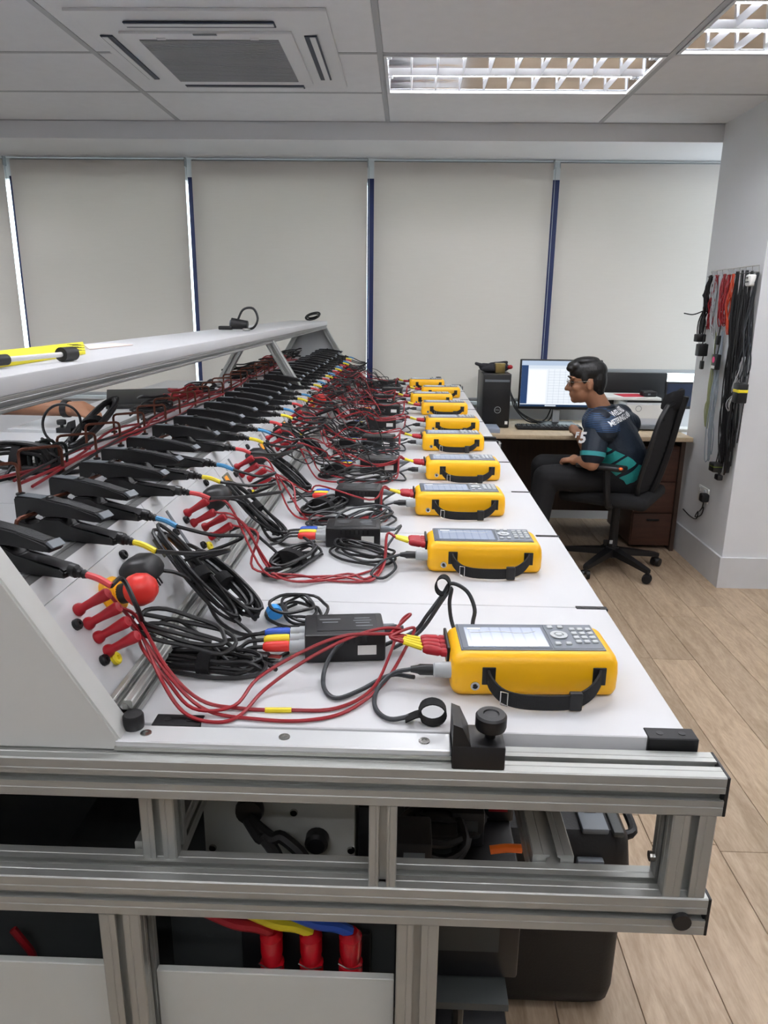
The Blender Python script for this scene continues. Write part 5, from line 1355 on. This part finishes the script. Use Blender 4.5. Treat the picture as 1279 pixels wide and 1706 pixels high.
# black clutter to the right of it
ru = random.Random(8)
a, b_ = PY(672, 1470, .99), PY(880, 1425, .99)
pu = thing('power_unit', ((a.x+b_.x)/2, 1.1, SHZ), 'black power unit under the black connectors below the table', 'power unit')
obj('housing', MB().span((a.x, .86, SHZ+.0005), (b_.x-.03, 1.25, CAMZ-.79), .004), BLACKP, pu)
obj('vent', MB().span((a.x+.02, .858, CAMZ-.9), (b_.x-.06, .861, CAMZ-.83)), DGR, pu, ang=0)
SHZ = CAMZ-.79
for k, (px, w_, hh, y) in enumerate(((690, .05, .07, .89), (735, .045, .05, .93), (775, .05, .06, .97), (822, .05, .05, 1.03))):
    x = PY(px, 1400, y).x
    t = thing('cable_connector', (x, y, SHZ), ['leftmost black connector with pale face below the table', 'second black connector below the table', 'third black connector below the table', 'rightmost black connector with red mark below the table'][k], 'connector', 'black connectors on the under shelf')
    obj('body', MB().box((x, y, SHZ+hh/2+.0006), (w_, .06, hh), .004), BLACKP, t)
    obj('face', MB().box((x, y-.0305, SHZ+hh*.6), (w_*.6, .001, hh*.4)), [GREYP, DGR, DGR, RED_P][k], t, ang=0)
for k in range(5):
    x = PY(720+30*k, 1400, .92).x; y = .92+.05*k
    coil('under_cable', ['black cable loop below the table beside the mid post', 'second black cable loop below the table', 'black cable loop in the middle of the shelf below the table', 'black cable loop beside the orange strap below the table', 'black cable loop next to the long lower beam'][k], 'cable', 'black cables on the under shelf',
         (min(x, .11), y, SHZ), (1, .3, 0), (-.3, 1, 0), (0, 0, 1), .05, .04, 3, ru, r=.006, tie=False, z0=.008, lift=.016, zmin=SHZ+.0075)
p = PZ(843, 1413, SHZ+.06); tag(obj('cable_tie', MB().tube([p+Vector((-.022, 0, -.004)), p, p+Vector((.022, 0, .0))], .006, 8, 3), mat('orange_strap', (240, 110, 20), .5)), 'orange strap end among the black cables below the table', 'strap')
# black rolling case on the floor under the bench
cs = thing('tool_case', (.24, 1.45, 0), 'large black plastic tool case on the floor under the bench', 'case')
CK = mat('case_black_plastic', (15, 15, 17), .55, bump=.2, bscale=200)
def ringc(z, g, r=.035):
    x0, x1, y0, y1 = .06+g, .485-g, 1.275+g, 1.66-g; pts = []
    for cx, cy, a0 in ((x1-r, y1-r, 0), (x0+r, y1-r, 90), (x0+r, y0+r, 180), (x1-r, y0+r, 270)):
        for k in range(5): an = math.radians(a0+22.5*k); pts.append(Vector((cx+r*math.cos(an), cy+r*math.sin(an), z)))
    return pts
obj('shell', MB().loft([ringc(.001, .03), ringc(.03, .008), ringc(.06, .004), ringc(.36, .002)]), CK, cs, ang=40)
obj('lid', MB().loft([ringc(.363, .0), ringc(.37, -.003), ringc(.44, .004), ringc(.465, .02)]), CK, cs, ang=40)
for x in (.16, .395):
    l = obj('latch', MB().box((x, 1.268, .372), (.055, .016, .09), .004), GREYP, cs); obj('latch_button', MB().box((x, 1.2585, .392), (.024, .004, .022), .001, 1), BLACKP, l)
p0, p1 = PZ(958, 1388, .466), PZ(990, 1432, .466)
tl = obj('top_latch', MB().box((.405, 1.325, .470), (.055, .085, .014), .004), GREYP, cs); obj('latch_button', MB().box((.405, 1.345, .4785), (.024, .024, .004), .001, 1), BLACKP, tl)
obj('lid_strip', MB().box((.452, 1.33, .466), (.022, .10, .014), .004), DGR, cs)
obj('carry_handle', MB().tube([(.487, 1.36, .40), (.512, 1.37, .405), (.516, 1.42, .405), (.512, 1.48, .405), (.487, 1.49, .40)], .010, 8, 3), CK, cs)
c2 = thing('small_case', (.14, 1.1, 0), 'smaller black case on the floor at the bottom edge of the photo', 'case')
zt2 = PY(800, 1694, 1.16).z
obj('shell', MB().span((.085, 1.08, .0005), (.225, 1.22, zt2*.6), .012), CK, c2); obj('lid', MB().span((.083, 1.078, zt2*.6+.002), (.227, 1.222, zt2), .010), CK, c2)
obj('latch', MB().box((.20, 1.073, zt2*.62), (.030, .012, .05), .003), DGR, c2)
tag(obj('black_hose', MB().tube([PY(738, 1590, .95), PY(752, 1625, .95), PY(762, 1670, .96), PY(760, 1720, .98), (PY(752, 1760, 1.0).x, 1.0, .02)], .010, 8, 5), CABLE_K), 'thick black hose hanging beside the bench leg above the small case', 'hose')

# ------------------------------------------------------------------ on the top shelf
ZSH = CAMZ-.0925
FOLD = mat('yellow_folder', (226, 214, 30), .5, var=.06, vscale=20)
cor = [PZ(-60, 608, ZSH), PZ(143, 590.5, ZSH), PZ(128, 573.5, ZSH), PZ(-60, 580, ZSH)]
for c in cor: c.x = min(max(c.x, -.752), -.53)
cor[0] = Vector((-.585, .86, ZSH)); cor[3] = Vector((-.752, .98, ZSH))
fo = thing('yellow_folder', (-.62, 1.4, ZSH), 'yellow printed folder lying on the near end of the top shelf', 'folder')
mb = MB(); mb.loft([[Vector((c.x, c.y, ZSH+.0006)) for c in cor], [Vector((c.x, c.y, ZSH+.006)) for c in cor]])
obj('cover', mb, FOLD, fo, ang=0)
for k in range(9):
    a = cor[1].lerp(cor[2], .12+.085*k); d = (cor[0]-cor[1]).normalized()
    q = a+d*(.03+.014*(k % 3)); 
    obj('print_mark', MB().box((q.x, q.y, ZSH+.0062), (.022, .010, .0005), 0, 1, rotz(.6)), mat('dark_print', (60, 60, 20), .6), fo, ang=0)
a, b_ = PZ(-10, 601, ZSH+.012), PZ(110, 590, ZSH+.012)
rd2 = thing('white_rod', ((a.x+b_.x)/2, (a.y+b_.y)/2, ZSH), 'white rod with black rubber ends in front of the yellow folder', 'rod')
obj('shaft', MB().cyl(a, b_, .004), PAPER, rd2); obj('rubber_end', MB().cyl(b_-(b_-a).normalized()*.012, b_+(b_-a).normalized()*.02, .0115, n=16), BLACKP, rd2); obj('grip', MB().cyl(a, a+(b_-a)*.16, .008), BLACKP, rd2)
c_ = [PZ(150, 583, ZSH), PZ(222, 575.5, ZSH), PZ(190, 573, ZSH), PZ(140, 576, ZSH)]
for c in c_: c.x = min(max(c.x, -.752), -.53)
mb = MB(); mb.loft([[Vector((c.x, c.y, ZSH+.0006)) for c in c_], [Vector((c.x, c.y, ZSH+.002)) for c in c_]])
obj('paper_sheet', mb, mat('pinkish_paper', (232, 214, 206), .7), label='pale pink sheet of paper lying behind the yellow folder', cat='paper', ang=0)
p = PZ(400, 551, ZSH); p.x = max(p.x, -.71)
wc = thing('webcam', (p.x, p.y, ZSH), 'black webcam with a looped cable on the middle of the top shelf', 'webcam')
obj('body', MB().cyl((p.x-.03, p.y, ZSH+.026), (p.x+.03, p.y, ZSH+.020), .021, .016, 14), BLACKP, wc)
obj('lens', MB().lathe([(.014, 0), (.012, .006), (0, .006)], 14, T(p.x-.03, p.y, ZSH+.026) @ align((-1, 0, .1))), GREYP, wc)
obj('cable', MB().tube([(p.x-.01, p.y, ZSH+.03), (p.x+.01, p.y+.02, ZSH+.075), (p.x+.05, p.y+.01, ZSH+.080), (p.x+.068, p.y, ZSH+.045), (p.x+.055, p.y-.02, ZSH+.012), (p.x+.02, p.y-.03, ZSH+.006)], .0045, 6, 5), CABLE_K, wc)
obj('metal_plug', MB().cyl((p.x+.02, p.y-.03, ZSH+.006), (p.x+.045, p.y-.045, ZSH+.006), .005), STEEL, wc)
obj('clip', MB().box((p.x-.05, p.y-.01, ZSH+.010), (.05, .03, .014), .004), BLACKP, wc)
p = PZ(517, 531, ZSH); p.y = min(p.y, 4.6); p.x = -.585
coil('shelf_coil', 'small black coil of cable at the far end of the top shelf', 'cable', None, (p.x, p.y, ZSH+.03), (1, 0, .25), (0, .3, 1), (0, 1, 0), .040, .030, 4, ru, r=.0040, tie=False, z0=0, lift=.012, wob=.3, zmin=ZSH+.0048)

# ------------------------------------------------------------------ left half of the console top
rl = random.Random(41)
def fz(px, py, h=0): return PZ(px, py, ZFLAT+h)
LH = [((.30, 1, 0), (-.715, 1.62), .075, .03, 'standing black cable hank in front of the reaching hand'), ]
a, b_ = fz(118, 742, .006), PY(146, 668, 1.80)
b_.x = a.x+.03
ax = (b_-a); sd = Vector((.8, .6, 0)).normalized(); uv = ax.normalized().cross(sd)
coil('standing_hank', 'tall hank of black cable propped up in front of the reaching hand', 'cable', None, (a+b_)/2, ax, sd, uv, ax.length*.55, .022, 11, rl, r=.0040, tie=True, z0=-.008, lift=.006, wob=.1, zmin=ZFLAT+.004)
q = fz(105, 720, .03)
tag(obj('cable_ring', MB().tube([q+Vector((.045*math.cos(t), .01*math.sin(t), .045*math.sin(t)+.018)) for t in [2*PI*k/14 for k in range(14)]], .0032, 6, 3, closed=True), CABLE_K), 'upright black cable ring left of the tall hank', 'cable')
coil('left_bundle', 'thick bundle of black and green cable at the left edge on the console', 'cable', None, fz(30, 765, .02), (1, -.1, 0), (0, .3, 1), (0, 1, 0), .07, .028, 7, rl, r=.0042, tie=True, z0=-.01, lift=.008, wob=.15, zmin=ZFLAT+.0048)
coil('left_loops', 'dark green black cable loops beside the thick left bundle', 'cable', None, fz(62, 762, .02), (0, .3, 1), (.5, 1, 0), (1, 0, 0), .030, .025, 6, rl, r=.0032, tie=False, z0=0, lift=.010, wob=.2, zmin=ZFLAT+.004, material=mat('green_black_cable', (18, 32, 30), .5))
tag(obj('left_cable', MB().tube([fz(-20, 805, .006), fz(20, 795, .006), fz(60, 788, .006), fz(110, 787, .005), fz(170, 780, .005)], .004, 6, 5), CABLE_K), 'thick black cable across the console at the left edge', 'cable')
tag(obj('left_cable', MB().tube([fz(8, 795, .008), fz(22, 778, .02), fz(35, 790, .008), fz(15, 798, .006)], .0035, 6, 5), CABLE_K), 'small black loop at the left edge behind the nearest clamp meters', 'cable')
for k in range(6):
    x = -.70+.012*k; P = []
    for j in range(14):
        y = 1.25+.24*j+rl.uniform(-.03, .03)
        if y > 4.6: break
        P.append(Vector((x+rl.uniform(-.022, .022), y, ZFLAT+.006+rl.uniform(0, .022))))
    tag(obj('long_wire', MB().tube(P, .0030, 6, 4), RED_C if k % 3 != 2 else CABLE_K), ['red wire running along the console top, nearest the left edge', 'second red wire along the console top', 'black wire among the red ones along the console top', 'third red wire along the console top', 'red wire along the console closest to the clamp noses', 'black wire along the console closest to the clamp noses'][k], 'wire', 'wires running along the console top')
LCO = [(2.15, .06), (2.45, .07), (2.62, .05), (3.25, .06), (3.55, .07), (3.8, .06), (4.1, .07), (4.35, .07), (4.6, .06)]
for k, (y, a) in enumerate(LCO):
    coil('console_coil', 'coil of %s cable on the left half of the console, %s' % ('dark red' if k in (1, 6) else 'black', ORD[k]), 'cable', 'cable coils on the left half of the console', (-.74+rl.uniform(-.02, .02), y, ZFLAT), (.6, 1, 0), (1, -.6, .3), (0, 0, 1), a, .045, 6, rl, r=.0034, tie=False, z0=.006, lift=.012 if k else .014, wob=.3, zmin=ZFLAT+.004, material=RED_C if k in (1, 6) else CABLE_K)
# black laptop on the left table
lp = thing('laptop', (-1.25, 3.55, ZT), 'black laptop with raised lid on the left table beyond the reaching hand', 'laptop')
obj('base', MB().box((-1.28, 3.55, ZT+.010), (.34, .24, .018), .004, 2, rotz(.35)), BLACKP, lp)
R_ = rotz(.35) @ Matrix.Rotation(math.radians(62), 4, 'X')
obj('lid', MB().box((-1.29, 3.58, ZT+.040), (.34, .23, .008), .003, 2, rotz(.35) @ Matrix.Rotation(math.radians(11), 4, 'X')), BLACKP, lp)

# ------------------------------------------------------------------ person at the left side of the bench, reaching in
pl = thing('person', (-1.86, 2.86, 0), 'person in blue shirt reaching in from the left edge with a black wristband', 'person')
BLS = mat('sky_blue_cloth', (70, 160, 220), .7, var=.08, vscale=9, bump=.3, bscale=30)
hd = Vector(PY(168, 682, 2.80)); wr = Vector(PY(112, 681, 2.82)); el = Vector(PY(10, 678, 2.86)); el.z = wr.z+.0
sh = Vector((-1.80, 2.98, 1.34)); shr = Vector((-1.98, 2.62, 1.34)); el2 = Vector((-1.80, 2.45, 1.10)); hd2 = Vector((-1.62, 2.52, 1.03))
if (el-sh).length > .33: el = sh+(el-sh).normalized()*.33
hp2 = Vector((-1.86, 2.80, .92)); nk = Vector((-1.84, 2.80, 1.45)); h2 = Vector((-1.78, 2.80, 1.60))
mb = MB()
mb.ell(h2, (.095, .078, .105), 18); mb.ell(h2+Vector((.03, 0, -.07)), (.06, .056, .06)); mb.cone(h2+Vector((.09, 0, .0)), h2+Vector((.108, 0, -.03)), .008, .013, 8); mb.ell(h2+Vector((.082, 0, -.062)), (.012, .023, .008))
for s in (-1, 1): mb.ell(h2+Vector((-.01, s*.078, -.015)), (.018, .009, .03))
mb.cone(h2-UPZ*.06, nk-UPZ*.04, .054, .06); mb.cone(nk-UPZ*.05, Vector((-1.87, 2.8, 1.28)), .06, .10); mb.cone(Vector((-1.87, 2.8, 1.28)), hp2, .10, .10)
def arm(S, E_, Wr, Hd, mb):
    mb.cone(S, E_, .05, .044); mb.cone(E_, Wr, .043, .030)
    d = (Hd-Wr).normalized(); sdv = Vector((0, 1, 0))-d*d.y; sdv.normalize(); dn = Vector((0, 0, -1))
    palm = Wr.lerp(Hd, .45); mb.cone(Wr, palm, .029, .032); mb.ell(palm+d*.01, (.036, .038, .022))
    for k in range(4):
        o_ = sdv*(-.028+.0185*k); ln = (.8, 1, .95, .75)[k]
        q0 = palm+d*.015+o_; q1 = palm+d*.045*ln+o_+dn*.002; q2 = q1+d*.026*ln+dn*.018; q3 = q2+d*.006+dn*.026*ln
        mb.cone(q0, q1, .0112, .0100, 8); mb.cone(q1, q2, .0098, .0090, 8); mb.cone(q2, q3, .0088, .0075, 8)
    tb_ = palm-d*.012-sdv*.030; t1 = tb_+d*.030-sdv*.016+dn*.010; mb.cone(tb_, t1, .0125, .0108, 8); mb.cone(t1, t1+d*.026+sdv*.006+dn*.016, .0105, .0085, 8)
arm(sh, el, wr, hd, mb); arm(shr, el2, el2.lerp(hd2, .7), hd2, mb)
for s in (-1, 1):
    mb.cone(hp2+Vector((0, s*.09, -.02)), Vector((-1.84, 2.80+s*.10, .50)), .08, .058); mb.cone(Vector((-1.84, 2.80+s*.10, .50)), Vector((-1.87, 2.80+s*.10, .09)), .055, .036)
obj('body', fuse(mb, .0055, 3, .5), SKIN, pl, ang=80)
d = (wr-el).normalized()
obj('wristband', MB().cyl(wr-d*.012, wr+d*.012, .0345, .033, 20), BLACKP, pl)
mb = MB(); rings = []
for z, wl, wf in ((.84, .20, .165), (.95, .205, .185), (1.10, .20, .175), (1.25, .215, .155), (1.36, .205, .13), (1.42, .14, .10), (1.46, .08, .075)):
    rings.append([Vector((-1.83+wf*math.cos(t), 2.80+wl*math.sin(t), z)) for t in [2*PI*k/24 for k in range(24)]])
mb.loft(rings); mb.cone(sh, sh.lerp(el, .62), .078, .066); mb.cone(shr, shr.lerp(el2, .62), .078, .066)
obj('shirt', fuse(mb, .008, 4), BLS, pl, ang=80)
mb = MB(); mb.ell(h2+Vector((-.02, 0, .045)), (.10, .086, .08)); mb.ell(h2+Vector((-.05, 0, 0)), (.065, .08, .09)); obj('hair', fuse(mb, .006, 3), HAIR, pl, ang=80)
mb = MB(); mb.ell(hp2-UPZ*.03, (.16, .18, .12))
for s in (-1, 1): mb.cone(hp2+Vector((0, s*.09, -.02)), Vector((-1.84, 2.80+s*.10, .50)), .098, .076); mb.cone(Vector((-1.84, 2.80+s*.10, .50)), Vector((-1.87, 2.80+s*.10, .06)), .074, .062)
obj('trousers', fuse(mb, .009, 4), TROU, pl, ang=80)
for s in (-1, 1): obj('shoe', fuse(MB().ell((-1.80, 2.80+s*.10, .045), (.13, .046, .036)).ell((-1.88, 2.80+s*.10, .055), (.05, .044, .045)).box((-1.81, 2.80+s*.10, .012), (.24, .08, .022), .008), .007, 2), BLACKP, pl, ang=80)
